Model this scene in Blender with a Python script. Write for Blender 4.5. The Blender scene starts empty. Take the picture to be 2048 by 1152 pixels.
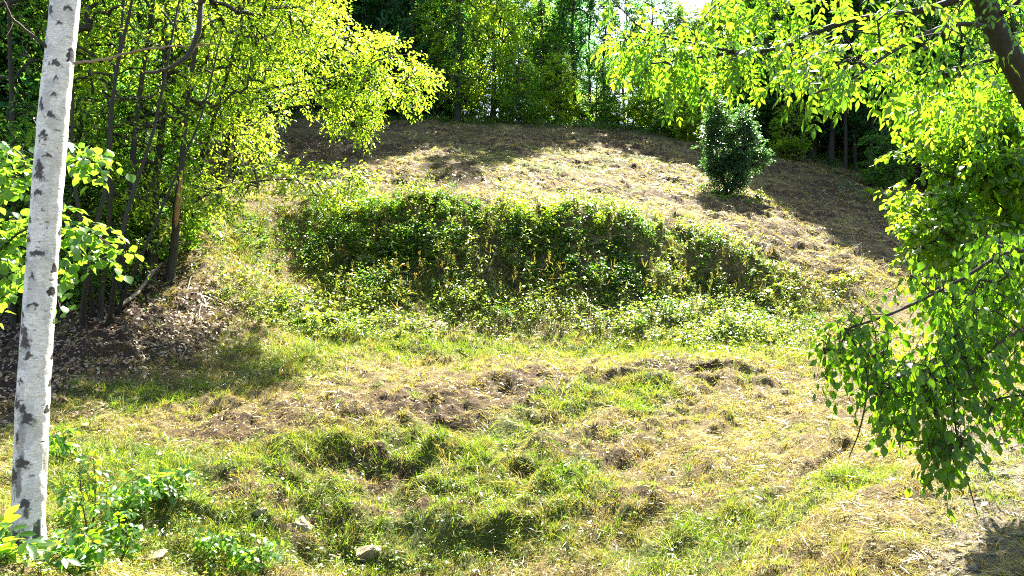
import bpy, math, random
import numpy as np
from mathutils import Vector

C = bpy.context.scene.collection
S = bpy.context.scene
PI = math.pi
R = math.radians

# ------------------------------------------------------------------ camera, sky, sun, exposure
ZC = 2.5                       # camera height above world zero
FPX = 1365.0                   # focal length in photo pixels (24 mm on 36 mm)
cd = bpy.data.cameras.new('camera'); cam = bpy.data.objects.new('camera', cd); C.objects.link(cam)
cam.location = (0, 0, ZC); cam.rotation_euler = (R(90), 0, 0)
cd.sensor_width = 36; cd.lens = 36 * FPX / 2048; cd.clip_start = 0.05; cd.clip_end = 3000
S.camera = cam
SUN_EL, SUN_AZ = 49.0, 18.0    # degrees; azimuth to the right of the view direction
w = bpy.data.worlds.new('World'); S.world = w; w.use_nodes = True
nt = w.node_tree
sky = nt.nodes.new('ShaderNodeTexSky'); sky.sky_type = 'NISHITA'; sky.sun_disc = False
sky.sun_elevation = R(SUN_EL); sky.sun_rotation = R(SUN_AZ); sky.air_density = 1.0; sky.dust_density = 1.5
bg = nt.nodes['Background']; bg.inputs['Strength'].default_value = 0.06
nt.links.new(sky.outputs[0], bg.inputs[0])
sd = bpy.data.lights.new('sun', 'SUN'); sun = bpy.data.objects.new('sun', sd); C.objects.link(sun)
sd.energy = 5.0; sd.angle = R(0.5); sd.color = (1.0, 0.94, 0.82)
sv = Vector((math.sin(R(SUN_AZ)) * math.cos(R(SUN_EL)), math.cos(R(SUN_AZ)) * math.cos(R(SUN_EL)), math.sin(R(SUN_EL))))
sun.rotation_euler = (-sv).to_track_quat('-Z', 'Y').to_euler(); sun.location = (20, 60, 60)
S.view_settings.view_transform = 'Standard'; S.view_settings.look = 'None'
S.view_settings.exposure = 2.95; S.view_settings.gamma = 1
S.cycles.max_bounces = 8; S.cycles.diffuse_bounces = 4; S.cycles.transmission_bounces = 6
S.cycles.use_denoising = False; S.cycles.filter_width = 1.1; S.cycles.glossy_bounces = 2; S.cycles.caustics_reflective = False; S.cycles.caustics_refractive = False

RNG = np.random.default_rng(11)

# ------------------------------------------------------------------ numeric helpers
def P(px, py, Y):
    return np.array([(px - 1024) / FPX * Y, Y, ZC + (576 - py) / FPX * Y])

def _hash(ix, iy, seed):
    h = (ix.astype(np.int64) * 374761393 + iy.astype(np.int64) * 668265263 + seed * 974634777) & 0xffffffff
    h = ((h ^ (h >> 13)) * 1274126177) & 0xffffffff
    h = h ^ (h >> 16)
    return (h & 0xffff) / 65535.0

def vnoise(x, y, seed=0):
    ix = np.floor(x); iy = np.floor(y); fx = x - ix; fy = y - iy
    ix = ix.astype(np.int64); iy = iy.astype(np.int64)
    fx = fx * fx * fx * (fx * (fx * 6 - 15) + 10); fy = fy * fy * fy * (fy * (fy * 6 - 15) + 10)
    a = _hash(ix, iy, seed); b = _hash(ix + 1, iy, seed); c = _hash(ix, iy + 1, seed); d = _hash(ix + 1, iy + 1, seed)
    return (a * (1 - fx) + b * fx) * (1 - fy) + (c * (1 - fx) + d * fx) * fy

def fbm(x, y, sc, octv=4, seed=0, gain=.5):
    v = 0; a = 1; t = 0
    for o in range(octv):
        v = v + a * vnoise(x * sc + 17.3 * o, y * sc - 9.1 * o, seed + o); t += a; a *= gain; sc *= 2.03
    return v / t

def sstep(a, b, x):
    t = np.clip((x - a) / (b - a), 0, 1); return t * t * (3 - 2 * t)

def norm(v):
    return v / np.maximum(np.linalg.norm(v, axis=-1, keepdims=True), 1e-9)

# ------------------------------------------------------------------ mesh builder
class MB:
    def __init__(s): s.v = []; s.q = []; s.t = []; s.a = []; s.n = 0
    def add(s, V, quads=None, tris=None, att=None):
        V = np.asarray(V, float).reshape(-1, 3)
        if quads is not None and len(quads): s.q.append(np.asarray(quads, np.int64) + s.n)
        if tris is not None and len(tris): s.t.append(np.asarray(tris, np.int64) + s.n)
        s.v.append(V); s.a.append(np.zeros(len(V)) if att is None else np.broadcast_to(att, (len(V),)))
        s.n += len(V)
    def mesh(s, name, mat, smooth=False, attrs=None):
        V = np.concatenate(s.v); me = bpy.data.meshes.new(name)
        Q = np.concatenate(s.q) if s.q else np.zeros((0, 4), np.int64)
        T = np.concatenate(s.t) if s.t else np.zeros((0, 3), np.int64)
        me.vertices.add(len(V)); me.vertices.foreach_set('co', V.astype(np.float32).ravel())
        nl = Q.size + T.size
        me.loops.add(nl); me.loops.foreach_set('vertex_index', np.concatenate([Q.ravel(), T.ravel()]).astype(np.int32))
        me.polygons.add(len(Q) + len(T))
        st = np.concatenate([np.arange(len(Q)) * 4, Q.size + np.arange(len(T)) * 3]).astype(np.int32)
        me.polygons.foreach_set('loop_start', st)
        if smooth: me.polygons.foreach_set('use_smooth', np.ones(len(st), bool))
        me.update(calc_edges=True)
        at = me.attributes.new('rnd', 'FLOAT', 'POINT'); at.data.foreach_set('value', np.concatenate(s.a).astype(np.float32))
        for k, val in (attrs or {}).items():
            at = me.attributes.new(k, 'FLOAT', 'POINT'); at.data.foreach_set('value', np.asarray(val, np.float32))
        me.materials.append(mat)
        return me
    def build(s, name, mat, parent=None, smooth=False, attrs=None):
        o = bpy.data.objects.new(name, s.mesh(name, mat, smooth, attrs)); C.objects.link(o)
        if parent is not None: o.parent = parent
        return o

def tag(o, label=None, cat=None, group=None, kind=None):
    if label: o['label'] = label
    if cat: o['category'] = cat
    if group: o['group'] = group
    if kind: o['kind'] = kind
    return o

def empty(name, label, cat, loc=(0, 0, 0), group=None):
    o = bpy.data.objects.new(name, None); C.objects.link(o); o.location = loc; o.empty_display_size = .2
    return tag(o, label, cat, group)

def copy_thing(root, loc, rz=0., sc=1., label=None, group=None, szz=1.):
    r = root.copy(); C.objects.link(r); r.location = loc; r.rotation_euler = (0, 0, rz); r.scale = (sc, sc, sc * szz)
    if label: r['label'] = label
    if group: r['group'] = group
    for ch in list(root.children):
        c = ch.copy(); C.objects.link(c); c.parent = r
    return r

def tubes(mb, PT, RD, sides=6, att=None):
    """PT (N,K,3) polylines, RD (N,K) radii -> tubes"""
    PT = np.asarray(PT, float); RD = np.asarray(RD, float)
    if PT.ndim == 2: PT = PT[None]; RD = RD[None]
    N, K, _ = PT.shape
    T = np.empty_like(PT); T[:, 1:-1] = PT[:, 2:] - PT[:, :-2]; T[:, 0] = PT[:, 1] - PT[:, 0]; T[:, -1] = PT[:, -1] - PT[:, -2]
    T = norm(T); ov = norm(PT[:, -1] - PT[:, 0])
    ref = np.eye(3)[np.argmin(np.abs(ov), axis=1)][:, None, :]
    n1 = norm(np.cross(T, np.broadcast_to(ref, T.shape))); n2 = np.cross(T, n1)
    an = np.arange(sides) * 2 * PI / sides
    V = PT[:, :, None] + RD[:, :, None, None] * (np.cos(an)[:, None] * n1[:, :, None] + np.sin(an)[:, None] * n2[:, :, None])
    i = np.arange(N)[:, None, None] * K * sides; k = np.arange(K - 1)[None, :, None] * sides; a = np.arange(sides)[None, None]; b = (a + 1) % sides
    q = np.stack([i + k + a, i + k + b, i + k + sides + b, i + k + sides + a], -1).reshape(-1, 4)
    mb.add(V, quads=q, att=None if att is None else np.repeat(att, K * sides))

def smooth_line(pts, n):
    """Catmull-Rom through the points, n samples"""
    p = np.asarray(pts, float); p = np.vstack([2 * p[0] - p[1], p, 2 * p[-1] - p[-2]])
    t = np.linspace(0, len(p) - 3 - 1e-6, n); i = t.astype(int); f = (t - i)[:, None]
    a, b, c, d = p[i], p[i + 1], p[i + 2], p[i + 3]
    return .5 * (2 * b + (c - a) * f + (2 * a - 5 * b + 4 * c - d) * f ** 2 + (3 * b - a - 3 * c + d) * f ** 3)

# leaf templates: x = width, y = length, z = normal
def leaf_big(wd=.5, curl=.12, ser=0.):
    st = [(.12, .30), (.32, .88), (.52, 1.0), (.72, .74), (.88, .34)]
    V = [(0, 0, 0)]; F4 = []; F3 = []
    for t, ww in st:
        z = -curl * t * t
        V += [(-wd / 2 * ww, t, z + .10 * ww * wd), (0, t + .02, z), (wd / 2 * ww, t, z + .10 * ww * wd)]
    V.append((0, 1, -curl)); n = len(st)
    F3 += [(0, 2, 1), (0, 3, 2)]
    for k in range(n - 1):
        b = 1 + 3 * k; F4 += [(b, b + 1, b + 4, b + 3), (b + 1, b + 2, b + 5, b + 4)]
    b = 1 + 3 * (n - 1); tip = len(V) - 1; F3 += [(b, b + 1, tip), (b + 1, b + 2, tip)]
    return np.array(V), np.array(F4), np.array(F3)
def leaf_mid(wd=.5, curl=.12):
    V = [(0, 0, 0), (-wd / 2, .42, .07), (0, .46, 0), (wd / 2, .42, .07), (0, 1, -curl)]
    return np.array(V, float), None, np.array([(0, 2, 1), (0, 3, 2), (1, 2, 4), (2, 3, 4)])
def leaf_card(wd=.62):
    V = [(0, 0, 0), (-wd / 2, .45, .08), (0, 1, -.06), (wd / 2, .45, .08)]
    return np.array(V, float), None, np.array([(0, 2, 1), (0, 3, 2)])
LBIG, LMID, LCARD = leaf_big(), leaf_mid(), leaf_card()

def leaves(mb, pos, d, nrm, size, tmpl, att=None):
    V, F4, F3 = tmpl; N = len(pos)
    d = norm(d); x = norm(np.cross(d, nrm)); z = np.cross(x, d)
    M = np.stack([x, d, z], 1)                               # rows: local axes
    W = np.einsum('vk,nkj->nvj', V, M) * np.asarray(size)[:, None, None] + pos[:, None]
    off = (np.arange(N) * len(V))[:, None, None]
    mb.add(W, quads=None if F4 is None else (F4[None] + off).reshape(-1, 4), tris=(F3[None] + off).reshape(-1, 3),
           att=None if att is None else np.repeat(att, len(V)))

def rdir(n, rng):
    return norm(rng.normal(size=(n, 3)))

# ------------------------------------------------------------------ materials
def newmat(name):
    m = bpy.data.materials.new(name); m.use_nodes = True; t = m.node_tree
    for n in list(t.nodes): t.nodes.remove(n)
    out = t.nodes.new('ShaderNodeOutputMaterial')
    return m, t, out
def nd(t, typ, **kw):
    n = t.nodes.new(typ)
    for k, v in kw.items():
        if k.startswith('i_'): n.inputs[k[2:].replace('_', ' ')].default_value = v
        else: setattr(n, k, v)
    return n
def ramp(t, fac, stops, interp='LINEAR'):
    r = t.nodes.new('ShaderNodeValToRGB'); cr = r.color_ramp; cr.interpolation = interp
    while len(cr.elements) > 1: cr.elements.remove(cr.elements[-1])
    cr.elements[0].position = stops[0][0]; cr.elements[0].color = (*stops[0][1], 1)
    for p_, c_ in stops[1:]:
        e = cr.elements.new(p_); e.color = (*c_, 1)
    t.links.new(fac, r.inputs[0]); return r.outputs[0]
def attr(t, name):
    return nd(t, 'ShaderNodeAttribute', attribute_name=name).outputs['Fac']
def math_(t, op, a, b=None):
    n = nd(t, 'ShaderNodeMath', operation=op)
    for i, v in enumerate((a, b)):
        if v is None: continue
        if isinstance(v, (int, float)): n.inputs[i].default_value = v
        else: t.links.new(v, n.inputs[i])
    return n.outputs[0]
def mix(t, f, a, b, blend='MIX'):
    n = nd(t, 'ShaderNodeMix', data_type='RGBA', blend_type=blend)
    for s_, v in ((n.inputs[0], f), (n.inputs[6], a), (n.inputs[7], b)):
        if isinstance(v, (int, float)): s_.default_value = v
        elif isinstance(v, tuple): s_.default_value = (*v, 1)
        else: t.links.new(v, s_)
    return n.outputs[2]
def noise(t, vec, scale, detail=4, rough=.6, dist=0):
    n = nd(t, 'ShaderNodeTexNoise'); n.inputs['Scale'].default_value = scale; n.inputs['Detail'].default_value = detail
    n.inputs['Roughness'].default_value = rough; n.inputs['Distortion'].default_value = dist
    if vec is not None: t.links.new(vec, n.inputs['Vector'])
    return n.outputs['Fac']

def leaf_mat(name, ref, trans, fac=.5, rough=.42, spec=.5, hue=True):
    """ref / trans: colour stops picked by the leaf's own random number"""
    m, t, out = newmat(name)
    a = attr(t, 'rnd')
    if hue:
        oi = nd(t, 'ShaderNodeObjectInfo').outputs['Random']
        a = math_(t, 'ADD', math_(t, 'MULTIPLY', a, .75), math_(t, 'MULTIPLY', oi, .25))
    n = len(ref)
    c1 = ramp(t, a, [(i / max(n - 1, 1), c) for i, c in enumerate(ref)])
    c2 = ramp(t, a, [(i / max(n - 1, 1), c) for i, c in enumerate(trans)])
    p = nd(t, 'ShaderNodeBsdfPrincipled'); t.links.new(c1, p.inputs['Base Color'])
    p.inputs['Roughness'].default_value = rough; p.inputs['Specular IOR Level'].default_value = spec
    tr = nd(t, 'ShaderNodeBsdfTranslucent'); t.links.new(c2, tr.inputs['Color'])
    mx = nd(t, 'ShaderNodeMixShader'); mx.inputs[0].default_value = fac
    t.links.new(p.outputs[0], mx.inputs[1]); t.links.new(tr.outputs[0], mx.inputs[2]); t.links.new(mx.outputs[0], out.inputs[0])
    return m

M = {}
M['hornbeam'] = leaf_mat('hornbeam_leaf', [(.03, .09, .010), (.05, .12, .012), (.075, .14, .016)], [(.36, .66, .02), (.54, .76, .03), (.70, .76, .05)], .6)
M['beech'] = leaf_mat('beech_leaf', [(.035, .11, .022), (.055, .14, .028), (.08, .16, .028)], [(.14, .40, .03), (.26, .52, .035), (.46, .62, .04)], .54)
M['darkwood'] = leaf_mat('shade_leaf', [(.018, .085, .038), (.028, .11, .042), (.042, .13, .035)], [(.07, .28, .05), (.12, .36, .05), (.24, .48, .05)], .48)  # bluish tint paints the skylit shade of the far crowns into the leaf
M['ash'] = leaf_mat('ash_leaf', [(.020, .065, .010), (.035, .09, .014), (.05, .11, .016)], [(.12, .38, .010), (.28, .54, .015), (.54, .66, .03)], .54, .32)
M['dogwood'] = leaf_mat('dogwood_leaf', [(.016, .062, .010), (.026, .085, .012), (.04, .10, .015)], [(.12, .36, .008), (.22, .48, .010), (.42, .62, .02)], .54, .44, .4)
M['shade_weeds'] = leaf_mat('shade_weed_leaf', [(.014, .05, .010), (.024, .07, .012), (.04, .09, .016)], [(.06, .22, .012), (.12, .32, .016), (.26, .44, .025)], .45, .36, .6, hue=False)  # leaf colour darkened to stand for shade on the upper bank
M['maple'] = leaf_mat('maple_leaf', [(.022, .075, .010), (.04, .10, .012), (.06, .12, .016)], [(.16, .44, .012), (.32, .58, .016), (.56, .68, .03)], .55, .34)
M['hazel'] = leaf_mat('hazel_leaf', [(.04, .10, .02), (.055, .13, .022), (.08, .15, .025)], [(.16, .40, .02), (.27, .52, .025), (.40, .58, .03)], .5, .34)
M['bushleaf'] = leaf_mat('bush_leaf', [(.016, .052, .018), (.026, .075, .022), (.04, .095, .025)], [(.07, .22, .035), (.12, .31, .04), (.22, .42, .05)], .38, .34, .9)
M['weed'] = leaf_mat('weed_leaf', [(.05, .11, .02), (.085, .15, .03), (.13, .19, .05)], [(.26, .42, .03), (.38, .50, .04), (.48, .52, .06)], .42, .3, .8, hue=False)
M['grass'] = leaf_mat('grass_blade', [(.03, .075, .010), (.06, .11, .015), (.12, .15, .025)], [(.13, .30, .010), (.24, .38, .015), (.40, .43, .03)], .45, .4, .5, hue=False)
M['straw'] = leaf_mat('straw_blade', [(.11, .088, .018), (.25, .21, .052), (.43, .37, .14), (.20, .115, .026)], [(.26, .21, .03), (.42, .36, .07), (.56, .49, .18), (.36, .22, .04)], .38, .34, .8, hue=False)
M['drygrass'] = leaf_mat('dry_grass_blade', [(.06, .08, .012), (.14, .125, .022), (.26, .21, .055), (.16, .085, .018)], [(.20, .28, .02), (.36, .34, .035), (.48, .39, .08), (.32, .18, .025)], .42, .45, .5, hue=False)
M['litter'] = leaf_mat('fallen_leaf', [(.09, .05, .03), (.19, .115, .07), (.31, .22, .14), (.40, .31, .22)], [(.10, .05, .02), (.2, .1, .04), (.25, .15, .06), (.3, .2, .1)], .2, .5, .4, hue=False)

def bark_mat(name, c1, c2, c3, scale=9., bump=.5):
    m, t, out = newmat(name)
    tc = nd(t, 'ShaderNodeTexCoord'); mp = nd(t, 'ShaderNodeMapping'); mp.inputs['Scale'].default_value = (1, 1, .22)
    t.links.new(tc.outputs['Object'], mp.inputs['Vector'])
    n1 = noise(t, mp.outputs[0], scale * 3, 6, .65, .4); n2 = noise(t, tc.outputs['Object'], scale * .35, 4)
    c = ramp(t, n1, [(.3, c1), (.55, c2), (.75, c3)])
    c = mix(t, math_(t, 'MULTIPLY', n2, .4), c, (.04, .047, .018))
    p = nd(t, 'ShaderNodeBsdfPrincipled'); p.inputs['Roughness'].default_value = .85
    t.links.new(c, p.inputs['Base Color'])
    b = nd(t, 'ShaderNodeBump'); b.inputs['Strength'].default_value = bump; b.inputs['Distance'].default_value = .03
    t.links.new(n1, b.inputs['Height']); t.links.new(b.outputs[0], p.inputs['Normal'])
    t.links.new(p.outputs[0], out.inputs[0]); return m
M['bark'] = bark_mat('grey_bark', (.010, .008, .006), (.034, .029, .021), (.075, .067, .052))
M['barkdark'] = bark_mat('dark_bark', (.006, .005, .004), (.020, .016, .011), (.046, .038, .028))
M['twig'] = bark_mat('twig_bark', (.014, .009, .005), (.04, .025, .014), (.08, .055, .036), 20)
M['deadwood'] = bark_mat('dead_wood', (.14, .10, .065), (.28, .22, .16), (.40, .34, .27), 12)
M['peeled'] = bark_mat('peeled_wood', (.28, .13, .05), (.42, .22, .09), (.5, .3, .15), 8, .2)

def rock_mat():
    m, t, out = newmat('shale_rock')
    tc = nd(t, 'ShaderNodeTexCoord'); n1 = noise(t, tc.outputs['Object'], 7, 6, .7); n2 = noise(t, tc.outputs['Object'], 30, 5, .7)
    c = ramp(t, n1, [(.3, (.09, .07, .035)), (.5, (.18, .15, .085)), (.72, (.32, .28, .19))])
    c = mix(t, math_(t, 'MULTIPLY', n2, .4), c, (.12, .11, .06))
    p = nd(t, 'ShaderNodeBsdfPrincipled'); p.inputs['Roughness'].default_value = .8; t.links.new(c, p.inputs['Base Color'])
    b = nd(t, 'ShaderNodeBump'); b.inputs['Strength'].default_value = .6; b.inputs['Distance'].default_value = .02
    t.links.new(n2, b.inputs['Height']); t.links.new(b.outputs[0], p.inputs['Normal']); t.links.new(p.outputs[0], out.inputs[0]); return m
M['rock'] = rock_mat()

def birch_mat():
    m, t, out = newmat('birch_bark')
    tc = nd(t, 'ShaderNodeTexCoord'); dark = attr(t, 'dark'); grey = attr(t, 'grey'); moss = attr(t, 'moss')
    mp = nd(t, 'ShaderNodeMapping'); mp.inputs['Scale'].default_value = (1, 1, 3.5); t.links.new(tc.outputs['Object'], mp.inputs['Vector'])
    n1 = noise(t, mp.outputs[0], 24, 6, .7); n2 = noise(t, mp.outputs[0], 90, 4, .7)
    c = ramp(t, n1, [(.25, (.24, .23, .20)), (.40, (.58, .57, .52)), (.55, (.82, .80, .73))])
    c = mix(t, grey, c, (.30, .31, .30)); c = mix(t, moss, c, (.42, .42, .22))
    fl = ramp(t, n2, [(.53, (0, 0, 0)), (.60, (1, 1, 1))]); c = mix(t, math_(t, 'MULTIPLY', fl, .5), c, (.09, .085, .07))
    n5 = noise(t, mp.outputs[0], 9, 6, .75, .6); c = mix(t, ramp(t, n5, [(.46, (0, 0, 0)), (.66, (.42, .42, .42))]), c, (.34, .345, .33))
    c = mix(t, dark, c, mix(t, n1, (.004, .004, .003), (.040, .036, .030)))
    p = nd(t, 'ShaderNodeBsdfPrincipled'); p.inputs['Roughness'].default_value = .62; t.links.new(c, p.inputs['Base Color'])
    b = nd(t, 'ShaderNodeBump'); b.inputs['Strength'].default_value = .35; b.inputs['Distance'].default_value = .01
    t.links.new(n1, b.inputs['Height']); t.links.new(b.outputs[0], p.inputs['Normal']); t.links.new(p.outputs[0], out.inputs[0]); return m
M['birch'] = birch_mat()

def ground_mat():
    m, t, out = newmat('mown_ground')
    tc = nd(t, 'ShaderNodeTexCoord'); ob = tc.outputs['Object']
    soil = attr(t, 'soil'); green = attr(t, 'green'); lit = attr(t, 'litter'); rub = attr(t, 'rubble'); trk = attr(t, 'track')
    mp = nd(t, 'ShaderNodeMapping'); mp.inputs['Scale'].default_value = (1, 1, .4); t.links.new(ob, mp.inputs['Vector'])
    n1 = noise(t, ob, 2.2, 5, .65, .3); n2 = noise(t, ob, 11, 6, .7, .5); n3 = noise(t, ob, 45, 4, .75); n4 = noise(t, ob, .6, 4, .6)
    straw = ramp(t, n3, [(.30, (.020, .014, .006)), (.48, (.085, .060, .024)), (.64, (.22, .17, .07)), (.80, (.40, .34, .16))])
    brown = ramp(t, n2, [(.3, (.014, .009, .004)), (.5, (.055, .034, .016)), (.70, (.15, .10, .048))])
    grn = ramp(t, n3, [(.3, (.015, .024, .005)), (.55, (.07, .085, .015)), (.75, (.24, .24, .05))])
    lc = ramp(t, n3, [(.3, (.012, .008, .005)), (.5, (.042, .025, .014)), (.7, (.12, .08, .05))])
    rc = ramp(t, n2, [(.3, (.012, .010, .004)), (.5, (.045, .037, .016)), (.68, (.13, .105, .055))])
    def soften(v, nn, lo=.25, hi=.75):                       # mask broken up by noise
        x = math_(t, 'ADD', math_(t, 'MULTIPLY', v, 1.5), math_(t, 'MULTIPLY', math_(t, 'SUBTRACT', nn, .5), 1.6))
        mr = nd(t, 'ShaderNodeMapRange'); mr.interpolation_type = 'SMOOTHSTEP'
        mr.inputs[1].default_value = lo + .15; mr.inputs[2].default_value = hi + .15; t.links.new(x, mr.inputs[0]); return mr.outputs[0]
    c = mix(t, soften(green, n2), straw, grn)
    c = mix(t, soften(soil, n2), c, brown)
    c = mix(t, soften(rub, n2), c, rc)
    c = mix(t, soften(trk, n2), c, ramp(t, n3, [(.3, (.045, .035, .02)), (.5, (.13, .11, .075)), (.7, (.27, .24, .18))]))
    c = mix(t, soften(lit, n1), c, lc)
    p = nd(t, 'ShaderNodeBsdfPrincipled'); p.inputs['Roughness'].default_value = .9; p.inputs['Specular IOR Level'].default_value = .2
    t.links.new(c, p.inputs['Base Color'])
    h = math_(t, 'ADD', math_(t, 'MULTIPLY', n2, .8), math_(t, 'MULTIPLY', n3, .35))
    b = nd(t, 'ShaderNodeBump'); b.inputs['Strength'].default_value = .9; b.inputs['Distance'].default_value = .09
    t.links.new(h, b.inputs['Height']); t.links.new(b.outputs[0], p.inputs['Normal']); t.links.new(p.outputs[0], out.inputs[0]); return m
M['ground'] = ground_mat()

# ------------------------------------------------------------------ terrain
CP = []
for px, rows in {
    1024: [(1152, 7.6), (1010, 8.7), (950, 9.3), (900, 10.0), (800, 12.0), (765, 12.6), (740, 14.0), (700, 16.0), (675, 16.8), (585, 18.9), (500, 20.1), (455, 20.5), (405, 23), (340, 30), (290, 38), (250, 50)],
    800: [(1152, 7.7), (1010, 8.7), (945, 9.3), (890, 10.0), (850, 10.7), (815, 11.2), (755, 13), (700, 15.5), (670, 16.5), (570, 18.8), (488, 20.1), (440, 20.5), (390, 23.5), (330, 30.5), (282, 38), (246, 49)],
    600: [(1152, 7.5), (1010, 8.4), (950, 8.95), (900, 9.45), (862, 9.9), (805, 11.2), (740, 13), (700, 14.6), (660, 15.8), (560, 18.4), (482, 20.0), (435, 20.5), (385, 23.5), (330, 30), (280, 37), (240, 47)],
    1250: [(1152, 7.2), (1000, 8.5), (900, 9.9), (800, 11.9), (776, 12.9), (745, 13.5), (722, 15.0), (702, 16.1), (676, 16.9), (600, 19.0), (522, 20.4), (475, 20.8), (425, 24), (365, 31), (310, 39), (262, 50)],
    1450: [(1152, 6.4), (1000, 8.1), (900, 9.8), (830, 11.5), (766, 13.5), (736, 14.1), (700, 16.3), (670, 17.2), (622, 19.2), (572, 20.6), (520, 21.0), (480, 22.4), (425, 27), (390, 32), (335, 39), (292, 48)],
    1700: [(1152, 5.4), (1000, 6.9), (880, 9.3), (780, 12.4), (710, 16), (675, 17.8), (610, 19.9), (556, 21), (520, 23.5), (470, 28), (420, 33), (370, 39), (342, 45)],
    450: [(1152, 7.1), (1010, 8.0), (945, 8.6), (900, 9.2), (870, 9.8), (800, 11), (745, 12.6), (705, 13.8), (640, 15), (540, 16.8), (430, 19.3), (385, 22.5), (330, 29), (285, 36)],
    300: [(1152, 6.6), (960, 8.1), (880, 9.1), (800, 10.9), (735, 12.4), (665, 13.6), (590, 15), (520, 16.8), (450, 19), (395, 22.5), (345, 29), (300, 37)],
    2040: [(1152, 5.0), (1000, 6.6), (850, 9.5), (760, 12), (690, 16), (610, 21), (520, 30), (440, 40)],
    60: [(1152, 4.85), (1112, 5.2), (1060, 6.0), (1000, 7.2), (870, 9.4), (790, 10.8), (720, 12.2), (650, 13.6), (575, 17), (500, 23), (430, 31)]}.items():
    for py, Y in rows: CP.append(P(px, py, Y))
CP += [np.array(q, float) for q in [(-40, 20, 4.5), (-40, 45, 12), (-30, 60, 16), (0, 62, 16.0), (0, 80, 20), (30, 60, 14.5), (45, 50, 10), (45, 30, 5), (45, 10, 1), (35, -12, 0), (-40, 0, .4), (-35, -15, 0),
                                      (0, -15, 0), (0, 0, -.6), (0, 4, -.9), (-6, 3, .0), (6, 2, .1), (22, 20, 2.2), (24, 36, 6), (-18, 14, 1.6), (-20, 30, 7), (-40, 85, 22), (40, 85, 19)]]
CP = np.array(CP)
def _U(r2): return np.where(r2 < 1e-12, 0, .5 * r2 * np.log(np.maximum(r2, 1e-12)))
def _fit(xy, z, lam):
    n = len(xy); d2 = ((xy[:, None] - xy[None]) ** 2).sum(-1); K = _U(d2) + lam * np.eye(n)
    Pm = np.hstack([np.ones((n, 1)), xy]); A = np.zeros((n + 3, n + 3)); A[:n, :n] = K; A[:n, n:] = Pm; A[n:, :n] = Pm.T
    return np.linalg.solve(A, np.concatenate([z, np.zeros(3)]))
TW = _fit(CP[:, :2], CP[:, 2], .004)
def tps(x, y):
    x = np.clip(x, -46, 46); y = np.clip(y, -16, 86)
    sh = x.shape; x = x.ravel(); y = y.ravel(); o = np.empty(len(x))
    for i in range(0, len(x), 20000):
        a = np.stack([x[i:i + 20000], y[i:i + 20000]], 1)
        d2 = ((a[:, None] - CP[None, :, :2]) ** 2).sum(-1)
        o[i:i + 20000] = _U(d2) @ TW[:-3] + TW[-3] + a @ TW[-2:]
    return o.reshape(sh)

YR = np.concatenate([np.array([-120, -60, -30, -20, -14, -9, -6, -4, -2]), np.arange(0, 4.2, .2), np.arange(4.2, 21.5, .05), np.arange(21.5, 54, .125), np.arange(54, 90, 2.), np.array([95, 110, 140, 200, 320, 600])])
UD = np.arange(-.76, .7601, .0038); ue = .76 + np.cumsum(.02 * 1.28 ** np.arange(18))
UC = np.concatenate([-ue[::-1], UD, ue])
def wid(y): return np.maximum(y, 0) + 8
GX = UC[None, :] * wid(YR)[:, None]; GY = np.broadcast_to(YR[:, None], GX.shape).copy()
GZ0 = tps(GX, GY)
gy_, gx_ = np.gradient(GZ0)
slope = np.abs(gy_ / np.gradient(YR)[:, None])

def proj(x, y, z):
    yy = np.maximum(y, .5); return 1024 + x / yy * FPX, 576 - (z - ZC) / yy * FPX
PXG, PYG = proj(GX, GY, GZ0)
def ell(px, py, cx, cy, rx, ry, rot=0.):
    c, s = math.cos(R(rot)), math.sin(R(rot)); dx = px - cx; dy = py - cy
    a = (dx * c + dy * s) / rx; b = (-dx * s + dy * c) / ry
    return np.exp(-(a * a + b * b) * 1.1)

front = (GY > 3).astype(float)
bank = sstep(.45, .75, slope) * sstep(15.2, 16.4, GY) * (1 - sstep(22, 23, GY)) * sstep(560, 620, PXG + 70 * (fbm(GX, GY, .9, 3, 7) - .5)) * (1 - sstep(1500, 1680, PXG + 160 * (fbm(GX, GY, .8, 3, 8) - .5))) * front
hill = sstep(20.0, 22.5, GY) * front
near = (1 - sstep(16.5, 18.5, GY)) * front
bench = near * sstep(12.2, 14, GY)
# where soil, green, leaf litter and rubble lie on the ground (footprints measured on the photograph)
soilE = [(700, 905, 120, 16, -6), (1180, 905, 130, 16, 0), (860, 1020, 150, 18, 4), (1350, 1000, 130, 18, 0), (470, 990, 90, 20, 0), (540, 850, 260, 24, -8), (900, 805, 260, 26, -6), (1090, 775, 120, 26, -8), (1360, 742, 110, 24, 4), (720, 815, 170, 26, -4), (430, 870, 120, 22, 0), (620, 1040, 90, 34, 0), (1560, 985, 34, 10, -32), (1650, 915, 95, 12, -32),
         (930, 850, 70, 14, 0), (1620, 690, 70, 14, 0), (940, 405, 110, 12, 0), (700, 345, 150, 22, 0), (660, 300, 120, 18, 0), (850, 370, 160, 12, 0), (1520, 480, 110, 26, 0), (1600, 430, 90, 20, 0), (1700, 380, 110, 26, 0),
         (1100, 430, 90, 10, 0), (560, 300, 60, 20, 0), (1500, 420, 90, 14, 0), (480, 960, 110, 30, 0), (760, 940, 160, 24, 0), (1060, 945, 40, 12, 0), (640, 380, 120, 16, 0), (1650, 540, 90, 18, 0)]
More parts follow.
